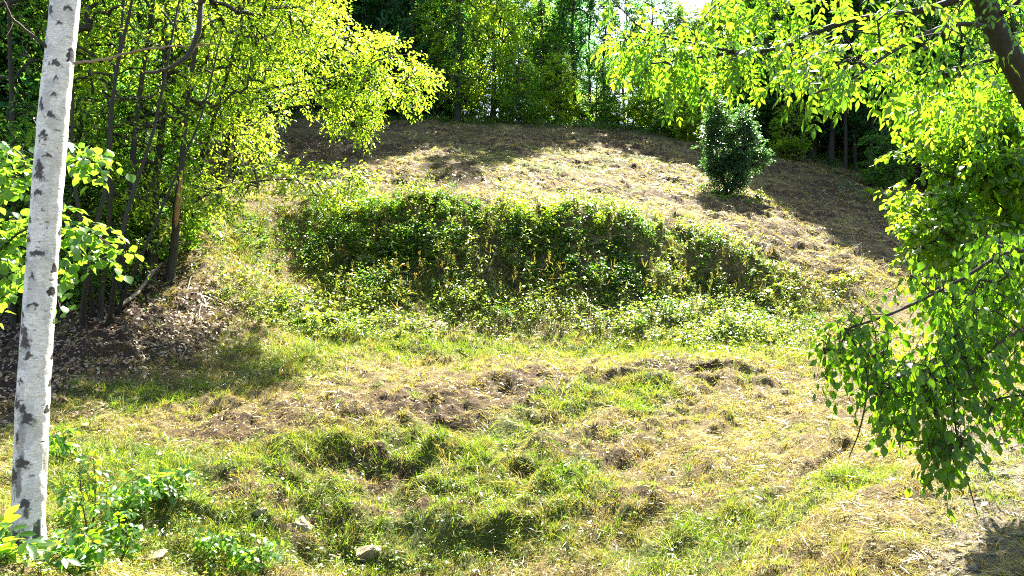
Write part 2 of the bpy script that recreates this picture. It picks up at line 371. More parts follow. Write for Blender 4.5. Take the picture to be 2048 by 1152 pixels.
greenE = [(720, 970, 460, 110, 0), (300, 1010, 220, 120, 0), (1500, 1040, 150, 70, -20), (1330, 1120, 160, 60, 0), (1150, 800, 110, 22, 0), (1260, 790, 120, 30, 0), (960, 700, 560, 16, 0), (560, 735, 130, 22, -6), (330, 790, 140, 24, -10), (1040, 860, 90, 40, 0), (1150, 960, 90, 40, 0),
          (860, 910, 90, 40, 0), (1630, 985, 100, 30, -20), (230, 780, 90, 24, 0), (560, 910, 120, 24, -15), (1750, 960, 80, 30, 0), (1180, 330, 240, 24, 0), (1000, 310, 120, 18, 0), (1250, 400, 120, 20, 0), (1100, 250, 200, 14, 0),
          (700, 1090, 220, 60, 0), (350, 1050, 160, 90, 0), (980, 1060, 140, 60, 0), (500, 480, 70, 60, 0), (1590, 620, 100, 30, 0), (120, 900, 90, 60, 0), (1960, 980, 60, 60, 0)]
soil = sum(ell(PXG, PYG, *e) for e in soilE) * front; green = sum(ell(PXG, PYG, *e) for e in greenE) * front
forestL = 1 - sstep(-.72, -.40, GX / np.maximum(GY, 1) + .02 * (fbm(GX, GY, .5, 3, 5) - .5))
litter = (ell(PXG, PYG, 230, 690, 210, 60) + ell(PXG, PYG, 40, 760, 120, 90) + ell(PXG, PYG, 420, 610, 60, 50) * .7 + .9 * sstep(12.5, 14, GY) * (1 - sstep(-.56, -.44, GX / np.maximum(GY, 1)))) * front * (GY < 60)
crest = sstep(47, 52, GY + .10 * np.abs(GX)) ; litter = np.maximum(litter, crest)
gritty = ell(PXG, PYG, 1960, 1080, 130, 130) + ell(PXG, PYG, 1980, 930, 110, 60) + .7 * ell(PXG, PYG, 1740, 750, 150, 22, 22) + .8 * ell(PXG, PYG, 1890, 850, 110, 42, 40)
soil = soil + hill * .80 * sstep(.46, .62, fbm(GX * .28, GY * 1.1, 1., 4, 161)) * (GY < 52)
rubble = .7 * ell(PXG, PYG, 980, 570, 200, 85) * bank + .3 * bank
# bumps: ploughed clods on the hill, hummocks in the foreground, rubble on the bank
b1 = fbm(GX, GY, .55, 3, 21) - .5; b2 = fbm(GX, GY, 1.9, 3, 31) - .5; b3 = fbm(GX, GY, 6.0, 3, 41) - .5; b4 = np.abs(fbm(GX, GY, 3.2, 3, 51) - .5)
lump = .8 * ell(PXG, PYG, 850, 960, 520, 130) + .5 * ell(PXG, PYG, 1250, 830, 260, 60)
inner = sstep(2, 4, GY) * (1 - sstep(54, 60, GY))
GZ = GZ0 + inner * (near * ((.22 + .22 * lump) * b1 + (.24 + .42 * lump) * b2 + .18 * b3) + hill * (.34 * b1 + .28 * b2 * (.6 + soil) + .26 * b3) + bank * (.35 * b1 + .50 * b2 + .22 * b3 - .2 * b4))
ph = GY * 1.7 + 3.4 * fbm(GX, GY, .45, 3, 151) + .25 * GX * 0.3; fr_ = ph - np.floor(ph); tread = sstep(0, .26, fr_) - fr_
GZ = GZ + inner * near * sstep(.12, .32, slope) * (GY < 14) * (.07 + .21 * sstep(.42, .62, fbm(GX, GY, .8, 2, 153))) * (1 - .7 * sstep(1040, 1090, PYG)) * tread * (1 - .6 * np.clip(soil, 0, 1))
ph = GY * .7 + 2.4 * fbm(GX, GY, .28, 3, 155) + .12 * GX; fr_ = ph - np.floor(ph); GZ = GZ + inner * hill * .16 * (GY < 50) * (sstep(0, .3, fr_) - fr_)
hol = ell(PXG, PYG, 1060, 945, 34, 10) * .28 + ell(PXG, PYG, 1560, 985, 40, 9, -32) * .20 + ell(PXG, PYG, 1655, 912, 90, 8, -32) * .16 + ell(PXG, PYG, 940, 833, 60, 6) * .15 + ell(PXG, PYG, 940, 402, 60, 6) * .2
GZ = GZ - hol * front
GZ = GZ + front * .16 * ell(PXG, PYG, 1360, 728, 130, 16) + front * .14 * ell(PXG, PYG, 1090, 752, 120, 16)
# small spoil clods as real relief on the bare hill
cl = vnoise(GX * 2.6, GY * 2.6, 77); GZ = GZ + inner * hill * .20 * sstep(.86, .99, cl) * (GY < 46)

nr, nc = GX.shape
idx = np.arange(nr * nc).reshape(nr, nc)
tb = MB(); tb.add(np.stack([GX, GY, GZ], -1), quads=np.stack([idx[:-1, :-1], idx[:-1, 1:], idx[1:, 1:], idx[1:, :-1]], -1).reshape(-1, 4))
ground = tb.build('ground', M['ground'], smooth=True, attrs={'soil': np.clip(soil, 0, 1).ravel(), 'green': np.clip(green * .8, 0, 1).ravel(), 'litter': np.clip(litter, 0, 1).ravel(), 'track': np.clip(gritty * .8 * near, 0, 1).ravel(), 'rubble': np.clip(rubble, 0, 1).ravel()})
tag(ground, 'uneven mown hillside with a flat bench and a steep cut bank', 'ground', kind='structure')

UCi = np.arange(len(UC)); YRi = np.arange(len(YR))
def samp(G, x, y):
    u = np.interp(x / wid(y), UC, UCi); v = np.interp(y, YR, YRi)
    i = np.clip(v.astype(int), 0, nr - 2); j = np.clip(u.astype(int), 0, nc - 2); a = v - i; b = u - j
    return (G[i, j] * (1 - a) + G[i + 1, j] * a) * (1 - b) + (G[i, j + 1] * (1 - a) + G[i + 1, j + 1] * a) * b
def H(x, y): return samp(GZ, np.asarray(x, float), np.asarray(y, float))
def W(px, py, y0=3.5, y1=110):
    """first point where the sight line through a photo pixel meets the ground"""
    Y = np.arange(y0, y1, .04); X = (px - 1024) / FPX * Y; Z = ZC + (576 - py) / FPX * Y
    k = np.argmax(H(X, Y) >= Z)
    return np.array([X[k], Y[k], float(H(X[k:k + 1], Y[k:k + 1])[0])])
GN = np.gradient(GZ0)
def gnormal(x, y, e=.15):
    dx = (H(x + e, y) - H(x - e, y)) / (2 * e); dy = (H(x, y + e) - H(x, y - e)) / (2 * e)
    return norm(np.stack([-dx, -dy, np.ones_like(dx)], -1))

# ------------------------------------------------------------------ ground cover (nobody could count it)
def blades(mb, x, y, L, wdt, ang, tilt, bend, rng, att, lift=0.):
    """x,y roots; ang compass direction; tilt 0 = upright .. 1 = lying"""
    n = len(x); z = H(x, y) - .01 + lift
    gn = gnormal(x, y)
    hdir = np.stack([np.cos(ang), np.sin(ang), np.zeros(n)], -1)
    hdir = norm(hdir - gn * (hdir * gn).sum(-1, keepdims=True))
    up = norm(np.stack([gn[:, 0] * .4, gn[:, 1] * .4, np.ones(n)], -1))
    th = tilt * PI / 2
    d0 = hdir * np.sin(th)[:, None] + np.where((tilt > .8)[:, None], gn, up) * np.cos(th)[:, None]
    th2 = np.minimum(th + bend, PI / 2 * 1.08)
    d1 = hdir * np.sin(th2)[:, None] + np.where((tilt > .8)[:, None], gn, up) * np.cos(th2)[:, None]
    p0 = np.stack([x, y, z], -1); p1 = p0 + d0 * (L * .5)[:, None]; p2 = p1 + d1 * (L * .5)[:, None]
    rv = rdir(n, rng); sd_ = norm(np.cross(d0, rv)) * (wdt / 2)[:, None]
    V = np.stack([p0 - sd_, p0 + sd_, p1 + sd_ * .85, p1 - sd_ * .85, p2], 1)
    o = (np.arange(n) * 5)[:, None]
    mb.add(V, quads=o + np.array([[0, 1, 2, 3]]), tris=o + np.array([[3, 2, 4]]), att=np.repeat(att, 5))

def spread(n, y0, y1, rng, umax=.70, pw=1.3):
    """random ground points, thinning with distance"""
    t = rng.random(n); e = 1 - pw
    Y = (y0 ** e + t * (y1 ** e - y0 ** e)) ** (1 / e) if abs(e) > 1e-3 else y0 * (y1 / y0) ** t
    u = rng.uniform(-umax, umax, n)
    return u * wid(Y), Y
SOIL, GREEN, LIT, RUB, BANK, HILL = soil, np.clip(green, 0, 1.4), np.clip(litter, 0, 1), np.clip(rubble, 0, 1), bank, hill
GRIT = np.clip(gritty, 0, 1)
rng = np.random.default_rng(3)

# mown hay lying flat
mb = MB()
x, y = spread(560000, 4.4, 22.0, rng)
so, li, gr, gt = samp(SOIL, x, y), samp(LIT, x, y), samp(GREEN, x, y), samp(GRIT, x, y)
clump = fbm(x, y, .9, 3, 61)
keep = rng.random(len(x)) < np.clip(.16 + 1.2 * sstep(.42, .64, clump), 0, 1) * (1 - .5 * np.clip(so, 0, 1)) * (1 - .9 * li) * (1 - .55 * np.clip(gr, 0, 1)) * (1 - .85 * np.clip(gt, 0, 1)) * (1 - .8 * samp(BANK, x, y))
x, y, clump = x[keep], y[keep], clump[keep]; n = len(x)
ang = fbm(x, y, .6, 3, 71) * 4 * PI + rng.normal(0, 1.1, n)
dist = np.maximum(1, y / 7)
blades(mb, x, y, rng.gamma(2.2, .030, n) * dist ** .3, rng.uniform(.002, .0046, n) * dist, ang, rng.uniform(.80, 1.04, n), rng.uniform(-.1, .45, n), rng, np.clip(rng.normal(.48, .22, n), 0, 1), lift=rng.random(n) ** 2 * (.05 + .10 * sstep(.5, .65, clump)))
tag(mb.build('hay', M['straw']), 'pale mown hay lying over the foreground', 'hay', kind='stuff')

# brown clippings on the worn ground
mb = MB()
x, y = spread(260000, 4.4, 46, rng, .70, 1.0)
so, gt, hl = samp(SOIL, x, y), samp(GRIT, x, y), samp(HILL, x, y)
keep = rng.random(len(x)) < np.clip(.10 + 1.0 * np.clip(so, 0, 1) + .7 * gt + .45 * hl, 0, 1) * (1 - .7 * samp(BANK, x, y)); x, y = x[keep], y[keep]; n = len(x); dist = np.maximum(1, y / 7)
blades(mb, x, y, rng.uniform(.02, .08, n) * dist ** .6, rng.uniform(.004, .009, n) * dist, rng.uniform(0, 2 * PI, n), rng.uniform(.6, 1.05, n), rng.uniform(-.1, .6, n), rng, np.clip(rng.normal(.78, .25, n), 0, 1), lift=rng.random(n) ** 2 * .03)
tag(mb.build('clippings', M['straw']), 'short brown clippings scattered over the worn soil', 'clippings', kind='stuff')

# hay and stubble over the hill
mb = MB()
x, y = spread(240000, 20.5, 52, rng, .66, .6)
so = samp(SOIL, x, y); cl_ = fbm(x, y, .6, 4, 81)
keep = (rng.random(len(x)) < (.08 + .9 * sstep(.46, .64, cl_)) * (1 - .65 * np.clip(so, 0, 1))) 
x, y = x[keep], y[keep]; n = len(x)
blades(mb, x, y, rng.uniform(.12, .40, n), rng.uniform(.010, .024, n) * y / 30, rng.normal(.3, .9, n) + (rng.random(n) < .5) * PI, rng.uniform(.7, 1.02, n), rng.uniform(0, .5, n), rng, np.clip(rng.normal(.45, .25, n), 0, 1), lift=rng.random(n) ** 2 * .06)
tag(mb.build('cut_straw', M['straw']), 'cut straw strewn over the sunny slope', 'straw', kind='stuff')

# short green and yellowing grass
mbg, mbd = MB(), MB()
x, y = spread(520000, 4.4, 18.2, rng)
gr, so, li, gt = samp(GREEN, x, y), samp(SOIL, x, y), samp(LIT, x, y), samp(GRIT, x, y)
tuft = fbm(x, y, 2.2, 3, 91); tuft2 = fbm(x, y, .7, 2, 95)
pr = np.clip(sstep(.50, .66, tuft) * (.30 + 1.0 * np.clip(gr, 0, 1)) + .35 * np.clip(gr, 0, 1), 0, 1) * (1 - .8 * np.clip(so, 0, 1)) * (1 - .85 * li) * (1 - .85 * np.clip(gt, 0, 1)) * (.4 + sstep(.35, .6, tuft2))
keep = rng.random(len(x)) < pr; x, y, gr, tuft = x[keep], y[keep], gr[keep], tuft[keep]; n = len(x)
dist = np.maximum(1, y / 7); grn = rng.random(n) < .26 + .42 * np.clip(gr, 0, 1)
Lb = (rng.uniform(.035, .11, n) + .10 * sstep(.55, .75, tuft) * rng.random(n)) * dist ** .3
wb = rng.uniform(.003, .006, n) * dist; an = rng.uniform(0, 2 * PI, n); ti = rng.beta(2, 2.2, n) * .85; be = rng.uniform(.2, 1.1, n); at = np.clip(rng.normal(.45, .25, n), 0, 1)
for k_, m_ in ((grn, mbg), (~grn, mbd)): blades(m_, x[k_], y[k_], Lb[k_], wb[k_], an[k_], ti[k_], be[k_], rng, at[k_])
# tussocks: many blades from one root
x, y = spread(44000, 4.4, 25, rng, .70, 1.05)
gr, so, li, gt = samp(GREEN, x, y), samp(SOIL, x, y), samp(LIT, x, y), samp(GRIT, x, y)
keep = rng.random(len(x)) < np.clip(.18 + .9 * np.clip(gr, 0, 1) * sstep(.36, .55, fbm(x, y, 1.3, 3, 97)), 0, 1) * (1 - .75 * np.clip(so, 0, 1)) * (1 - .8 * li) * (1 - .7 * gt)
x, y, gr = x[keep], y[keep], gr[keep]; nt_ = len(x); nb = 30
Lt = rng.gamma(5, .017, nt_) * (1 + .5 * sstep(.3, .9, gr)) * np.maximum(1, y / 7) ** .4; gt_ = rng.random(nt_) < .22 + .48 * np.clip(gr, 0, 1); ct = rng.random(nt_)
an = rng.uniform(0, 2 * PI, (nt_, nb)); rr_ = rng.gamma(2, .022, (nt_, nb)) * (Lt / .1)[:, None] ** .7
xx, yy = (x[:, None] + np.cos(an) * rr_), (y[:, None] + np.sin(an) * rr_); an2 = an + rng.normal(0, .6, an.shape)
LL = Lt[:, None] * rng.uniform(.5, 1.25, (nt_, nb)); ti = np.clip(rng.beta(1.6, 2.4, (nt_, nb)) * .8 + rr_ * 1.2, 0, .95); be = rng.uniform(.2, 1.3, (nt_, nb))
ww = rng.uniform(.003, .0065, (nt_, nb)) * np.maximum(1, y / 7)[:, None]; aa = np.clip(ct[:, None] * .6 + rng.random((nt_, nb)) * .4, 0, 1)
for k_, m_ in ((gt_, mbg), (~gt_, mbd)): blades(m_, xx[k_].ravel(), yy[k_].ravel(), LL[k_].ravel(), ww[k_].ravel(), an2[k_].ravel(), ti[k_].ravel(), be[k_].ravel(), rng, aa[k_].ravel())
# green flush along the bench, the banks and tufts over the hill
x, y = spread(260000, 13, 50, rng, .62, .9)
pxx, pyy = proj(x, y, H(x, y)); bk, hl = samp(BANK, x, y), samp(HILL, x, y)
foot = np.exp(-((pyy - 688 - .00003 * (pxx - 1000) ** 2) / 34.) ** 2) * (pxx > 440) * (pxx < 1660) * (y < 20)
leftb = ell(pxx, pyy, 520, 520, 95, 150) * (y < 22) + ell(pxx, pyy, 1600, 610, 110, 45) * (y < 22)
edge = samp(bank, x, y - 1.0) * (1 - bk) * (y > 19)
tf = sstep(.55, .70, fbm(x, y, .8, 3, 101))
pr = np.clip(foot * .95 + leftb * .65 + bk * .55 + edge * .6 + hl * tf * .5, 0, 1)
keep = rng.random(len(x)) < pr; x, y, hl, bk, foot = x[keep], y[keep], hl[keep], bk[keep], foot[keep]; n = len(x)
Lb = rng.uniform(.10, .30, n) * (1 + .8 * bk) * (1 - .4 * hl); wb = rng.uniform(.006, .013, n) * (y / 18); an = rng.uniform(0, 2 * PI, n); ti = rng.beta(2, 2.6, n) * .8; be = rng.uniform(.1, .9, n)
leftb = leftb[keep]; grn = rng.random(n) < .62 + .25 * foot - .42 * np.clip(leftb, 0, 1); at = np.clip(rng.normal(.5, .25, n), 0, 1)
for k_, m_ in ((grn, mbg), (~grn, mbd)): blades(m_, x[k_], y[k_], Lb[k_], wb[k_], an[k_], ti[k_], be[k_], rng, at[k_])
x, y = spread(60000, 43, 56, rng, .62, .1); pxx, pyy = proj(x, y, H(x, y))
keep = rng.random(len(x)) < sstep(46.5, 49, y + .10 * np.abs(x) + 3 * (fbm(x, y, .4, 3, 171) - .5)) * sstep(.40, .6, fbm(x, y, .5, 2, 173)); x, y = x[keep], y[keep]; n = len(x)
blades(mbg, x, y, rng.uniform(.3, .9, n), rng.uniform(.025, .05, n), rng.uniform(0, 2 * PI, n), rng.beta(2, 4, n) * .7, rng.uniform(.1, .9, n), rng, rng.random(n))
tag(mbg.build('grass', M['grass']), 'short green grass growing on the bench, banks and foreground', 'grass', kind='stuff')
tag(mbd.build('dry_grass', M['drygrass']), 'yellowing dry grass among the green', 'grass', kind='stuff')

# fallen leaves under the forest edge
mb = MB()
x, y = spread(190000, 6, 24, rng, .70, 1.0)
keep = rng.random(len(x)) < samp(LIT, x, y) * .9 + .006; x, y = x[keep], y[keep]; n = len(x)
gn = gnormal(x, y); dd = rdir(n, rng); dd = norm(dd - gn * (dd * gn).sum(-1, keepdims=True) * .8)
leaves(mb, np.stack([x, y, H(x, y) + rng.uniform(.005, .05, n)], -1), dd, norm(gn + .45 * rdir(n, rng)), rng.uniform(.05, .11, n), LMID, rng.random(n))
tag(mb.build('leaf_litter', M['litter']), 'dry brown fallen leaves under the trees on the left', 'leaf litter', kind='stuff')

# pale grit and chippings at the lower right, rubble on the bank, clods
def stones(mb, x, y, sz, rng, flat=.7):
    n = len(x); base = np.array([(1, 0, 0), (-1, 0, 0), (0, 1, 0), (0, -1, 0), (0, 0, 1), (0, 0, -1)], float)
    f = np.array([(0, 2, 4), (2, 1, 4), (1, 3, 4), (3, 0, 4), (2, 0, 5), (1, 2, 5), (3, 1, 5), (0, 3, 5)])
    # octahedron split once
    V = list(base); E = {}; F = []
    def midp(a, b):
        k = (min(a, b), max(a, b))
        if k not in E: E[k] = len(V); m_ = V[a] + V[b]; V.append(m_ / np.linalg.norm(m_))
        return E[k]
    for a, b, c in f:
        ab, bc, ca = midp(a, b), midp(b, c), midp(c, a); F += [(a, ab, ca), (ab, b, bc), (ca, bc, c), (ab, bc, ca)]
    V = np.array(V); F = np.array(F)
    A = rng.uniform(.6, 1.25, (n, 1, 3)); A[:, :, 2] *= flat
    J = rng.uniform(.55, 1.3, (n, len(V), 1))
    an = rng.uniform(0, 2 * PI, n); c, s = np.cos(an), np.sin(an)
    Q = V[None] * A * J * sz[:, None, None]
    X = Q[..., 0] * c[:, None] - Q[..., 1] * s[:, None]; Y = Q[..., 0] * s[:, None] + Q[..., 1] * c[:, None]
    gn = gnormal(x, y)
    Z = Q[..., 2] - X * (gn[:, :1] / gn[:, 2:]) * .8 - Y * (gn[:, 1:2] / gn[:, 2:]) * .8
    VV = np.stack([X + x[:, None], Y + y[:, None], Z + H(x, y)[:, None]], -1)
    mb.add(VV, tris=((np.arange(n) * len(V))[:, None, None] + F[None]).reshape(-1, 3), att=np.repeat(rng.random(n), len(V)))
mb = MB()
x, y = spread(9000, 16, 22, rng, .4, 1.0); keep = rng.random(len(x)) < samp(BANK, x, y) * samp(RUB, x, y) ** 2 * .30; x, y = x[keep], y[keep]
stones(mb, x, y, rng.gamma(1.5, .022, len(x)) + .015, rng, .42)
x, y = spread(30000, 4.4, 12, rng, .70, 1.1); keep = rng.random(len(x)) < samp(GRIT, x, y) * .8 + .008 + .05 * samp(SOIL, x, y); x, y = x[keep], y[keep]
stones(mb, x, y, rng.gamma(2, .006, len(x)) + .005, rng)
tag(mb.build('rubble', M['rock']), 'loose stones and chippings on the bank and the bare ground', 'stones', kind='stuff')

# leafy weeds on the bank and in the lower left
def weeds(mb, x, y, hgt, lsz, nl, rng, wild=.5, stem=None):
    n = len(x); z = H(x, y); lean = rng.normal(0, .25, (n, 2)); gn = gnormal(x, y, .3)
    up = norm(np.stack([lean[:, 0] + gn[:, 0] * .5, lean[:, 1] + gn[:, 1] * .5, np.ones(n)], -1))
    b = np.stack([x, y, z], -1)
    t = rng.beta(1.6, 1.0, (n, nl)); an = rng.uniform(0, 2 * PI, (n, nl))
    hv = np.stack([np.cos(an), np.sin(an), rng.normal(.15, .35, (n, nl))], -1)
    pos = b[:, None] + up[:, None] * (t * hgt[:, None])[..., None] + hv * (hgt[:, None] * wild * .28 * (1.1 - t))[..., None]
    nrm = norm(np.array([0, 0, 1.]) + .55 * rng.normal(size=(n, nl, 3)))
    sz = lsz[:, None] * rng.uniform(.6, 1.3, (n, nl)); col = np.clip(rng.random((n, 1)) * .6 + rng.random((n, nl)) * .4, 0, 1)
    leaves(mb, pos.reshape(-1, 3), hv.reshape(-1, 3), nrm.reshape(-1, 3), sz.ravel(), LMID, col.ravel())
    if stem is not None:
        PT = np.stack([b, b + up * (hgt * .5)[:, None], b + up * hgt[:, None]], 1)
        tubes(stem, PT, np.stack([lsz * .06, lsz * .05, lsz * .02], 1), 3)
mb, ms = MB(), MB()
x, y = spread(150000, 15.5, 22.5, rng, .55, .6)
pxx, pyy = proj(x, y, H(x, y)); bk, rb = samp(BANK, x, y), ell(pxx, pyy, 980, 580, 200, 70)
lowl = ell(pxx, pyy, 650, 640, 150, 60) + .12 * ell(pxx, pyy, 520, 480, 70, 120) + .35 * ell(pxx, pyy, 470, 640, 60, 50) + ell(pxx, pyy, 1450, 640, 170, 50)
cov = sstep(.46, .62, fbm(x, y, .9, 4, 111)); foot2 = np.exp(-((pyy - 646) / 24.) ** 2) * (pxx > 480) * (pxx < 1640)
lowf = bk * sstep(540, 600, pyy); kn0 = sstep(.46, .6, fbm(x, y, 2.0, 2, 119))
pr = np.clip(bk * (.26 + .6 * cov) * (1 - .25 * rb) + .55 * lowf * kn0 + .5 * lowl * (y < 20) + .25 * foot2 * (y < 18.5), 0, 1)
keep = rng.random(len(x)) < pr * .42; x, y = x[keep], y[keep]; n = len(x)
kn = fbm(x, y, 1.6, 2, 113)
hh = (rng.gamma(3, .055, n) + .05) * (.35 + 1.5 * sstep(.4, .68, kn)); sz_ = rng.uniform(.03, .075, n) * (.7 + .8 * fbm(x, y, .7, 2, 115)); pyb = proj(x, y, H(x, y))[1]
sp2 = rng.random(n) < .75 * sstep(.40, .58, fbm(x, y, .75, 3, 175) + .0026 * (545 - pyb)); mb2 = MB()  # upper face gets more of the darker leaves, painting its shade
weeds(mb, x[~sp2], y[~sp2], hh[~sp2], sz_[~sp2], 15, rng, .8, ms); weeds(mb2, x[sp2], y[sp2], hh[sp2] * 1.1, sz_[sp2] * 1.25, 15, rng, .9, ms)
tag(mb2.build('shade_weeds', M['shade_weeds']), 'broad leaved weeds on the upper bank, coloured darker to paint its shade', 'shade_weeds', kind='stuff')
kk = rng.random(n) < .05; x2, y2 = x[kk], y[kk]; n2_ = len(x2)
weeds(mb, x2, y2, rng.uniform(.15, .5, n2_), rng.uniform(.10, .17, n2_), 9, rng, 1.0, ms)
# a shaggy fringe along the brink
x, y = spread(16000, 18.5, 23.5, rng, .5, .5); bk = samp(BANK, x, y); e1 = samp(BANK, x, y - .9)
pxx, pyy = proj(x, y, H(x, y)); keep = rng.random(len(x)) < np.clip(e1 - .55 * bk, 0, 1) * (.06 + .5 * sstep(.45, .62, fbm(x, y, 1.2, 2, 157))) * (pxx < 1560); x, y = x[keep], y[keep]; n = len(x)
pxx, pyy = proj(x, y, H(x, y)); weeds(mb, x, y, (rng.gamma(5, .08, n) * (.3 + 1.4 * fbm(x, y, .8, 3, 117)) + .06) * (1 - .5 * sstep(1080, 1250, pxx)), rng.uniform(.04, .09, n), 18, rng, .9, ms)
# lower left corner of the foreground
x, y = spread(26000, 4.4, 9.5, rng, .55, 1.0); pxx, pyy = proj(x, y, H(x, y))
pr = ell(pxx, pyy, 230, 1060, 170, 90) + 1.0 * ell(pxx, pyy, 620, 1110, 340, 60) + .6 * ell(pxx, pyy, 430, 1000, 160, 50) + .22 * ell(pxx, pyy, 1000, 950, 400, 150) + .4 * ell(pxx, pyy, 120, 940, 70, 60) + .8 * ell(pxx, pyy, 60, 1125, 110, 40)
keep = rng.random(len(x)) < pr * .42; x, y = x[keep], y[keep]; n = len(x)
weeds(mb, x, y, rng.gamma(5, .022, n) + .03, rng.uniform(.018, .05, n), 10, rng, .9, ms)
# sprouting regrowth over the hill
x, y = spread(2600, 22, 47, rng, .6, .3); keep = rng.random(len(x)) < .05 + .5 * sstep(.60, .72, fbm(x, y, .35, 2, 131)); x, y = x[keep], y[keep]; n = len(x)
weeds(mb, x, y, rng.uniform(.06, .22, n), rng.uniform(.06, .12, n), 8, rng, 1.2)
bc = W(1455, 388); x = bc[0] + rng.normal(0, 1.3, 160); y = bc[1] + rng.normal(-.3, .8, 160)
weeds(mb, x, y, rng.uniform(.08, .35, 160), rng.uniform(.06, .13, 160), 12, rng, 1.1)
tag(mb.build('weeds', M['weed']), 'leafy weeds covering the cut bank and foreground edge', 'weeds', kind='stuff')
tag(ms.build('weed_stems', M['grass']), 'thin stalks of the weeds on the bank', 'stalks', kind='stuff')

# forest-floor undergrowth along the crest and under the left trees
mb = MB()
x, y = spread(70000, 14, 66, rng, .80, .2); pxx, pyy = proj(x, y, H(x, y))
edgeb = sstep(46, 50, y + .12 * np.abs(x)) * (y < 66) + .35 * (x / y < -.52) * (y > 14)+ .5 * (x / y > .46) * (y > 34)
keep = rng.random(len(x)) < edgeb * sstep(.42, .62, fbm(x, y, .3, 2, 141)) * .30; x, y = x[keep], y[keep]; n = len(x)
weeds(mb, x, y, rng.gamma(4, .11, n) + .1, rng.uniform(.10, .18, n), 16, rng, .9)
tag(mb.build('undergrowth', M['darkwood']), 'low green undergrowth at the foot of the forest', 'undergrowth', kind='stuff')

# ------------------------------------------------------------------ trees
def colonize(trunks, targets, rng, tip=.004, K=5, droop=.06, arch=.15, expo=.47, rmax=None, minr=0.):
    """trunks: list of (points (n,3), radii (n)); every target is joined by a curved branch to the nearest wood so far.
    returns branch polylines, radii, tip directions"""
    nodes = [p for p, r in trunks]; fixed = np.concatenate([r for p, r in trunks])
    pos = np.concatenate(nodes); nT = len(pos)
    par = np.full(nT, -1); cap = nT + len(targets) * (K - 1)
    A = np.zeros((cap, 3)); A[:nT] = pos; PAR = np.full(cap, -1, np.int64)
    d0 = np.min(((targets[:, None] - pos[None, ::2]) ** 2).sum(-1), 1); order = np.argsort(d0)
    cnt = nT; starts = []; tipd = np.zeros_like(targets); tt = np.linspace(0, 1, K)[1:, None]
    segs = []
    for k in order:
        T = targets[k]; dv = A[:cnt] - T; dd = (dv * dv).sum(1) * (1 + .35 * (dv[:, 2] > 0))
        j = int(np.argmin(dd)); s = A[j]; v = T - s; L = np.linalg.norm(v) + 1e-6
        c = s + v * .5 + np.array([0, 0, arch * L]) + rng.normal(0, .06 * L, 3)
        pts = s * (1 - tt) ** 2 + 2 * c * tt * (1 - tt) + T * tt ** 2
        A[cnt:cnt + K - 1] = pts; PAR[cnt] = j; PAR[cnt + 1:cnt + K - 1] = np.arange(cnt, cnt + K - 2)
        segs.append((k, j, cnt)); tipd[k] = pts[-1] - pts[-2]; cnt += K - 1
    load = np.zeros(cnt); 
    for k, j, c0 in segs: load[c0 + K - 2] = 1
    for i in range(cnt - 1, nT - 1, -1): load[PAR[i]] += load[i]
    rad = tip * np.maximum(load, 1) ** expo; rad[:nT] = fixed
    PT = np.empty((len(segs), K, 3)); RD = np.empty((len(segs), K))
    for m_, (k, j, c0) in enumerate(segs):
        PT[m_, 0] = A[j]; PT[m_, 1:] = A[c0:c0 + K - 1]; RD[m_, 1:] = rad[c0:c0 + K - 1]; RD[m_, 0] = min(rad[j] * .9, rad[c0] * 1.25)
    RD = np.maximum(RD, minr)
    return PT, RD, norm(tipd)

def sprays(mb, wood, T, D, rng, nl, lsz, ln, tmpl, droop=.25, flat=.5, width=.6, wr=.0025):
    """leafy twigs: at every target a main twig of length ln carrying nl leaves in two loose ranks"""
    n = len(T); d = norm(D * .7 + rdir(n, rng) * .55 + np.array([0, 0, -droop])); L = ln * rng.uniform(.6, 1.25, n)
    side = norm(np.cross(d, np.array([0, 0, 1.]) + .3 * rdir(n, rng))); upv = np.cross(side, d)
    t = (np.arange(nl) + rng.uniform(0, .8, (n, nl))) / nl
    sgn = np.where(np.arange(nl) % 2 == 0, 1., -1.)[None] * np.ones((n, 1))
    off = width * L[:, None] * rng.uniform(0, .55, (n, nl)) * (1.15 - t)
    pos = T[:, None] + d[:, None] * ((t - .35) * L[:, None])[..., None] + side[:, None] * (sgn * off)[..., None] - np.array([0, 0, 1.]) * (droop * .5 * L[:, None] * t * t)[..., None] + rng.normal(0, .05 * ln, (n, nl, 3))
    ld = norm(d[:, None] * .7 + side[:, None] * sgn[..., None] * rng.uniform(.4, 1.1, (n, nl))[..., None] + np.array([0, 0, -droop]) + .3 * rng.normal(size=(n, nl, 3)))
    nr_ = norm(upv[:, None] * flat + np.array([0, 0, flat]) + .34 * rng.normal(size=(n, nl, 3)))
    col = np.clip(rng.random((n, 1)) * .5 + rng.random((n, nl)) * .5, 0, 1)
    leaves(mb, pos.reshape(-1, 3), ld.reshape(-1, 3), nr_.reshape(-1, 3), (lsz * rng.uniform(.65, 1.2, (n, nl))).ravel(), tmpl, col.ravel())
    if wood is not None:
        PT = np.stack([T - d * (.35 * L)[:, None], T + d * (.25 * L)[:, None], T + d * (.65 * L)[:, None] - np.array([0, 0, 1.]) * (droop * .2 * L)[:, None]], 1)
        tubes(wood, PT, np.stack([np.full(n, wr), np.full(n, wr * .8), np.full(n, wr * .3)], 1), 3)

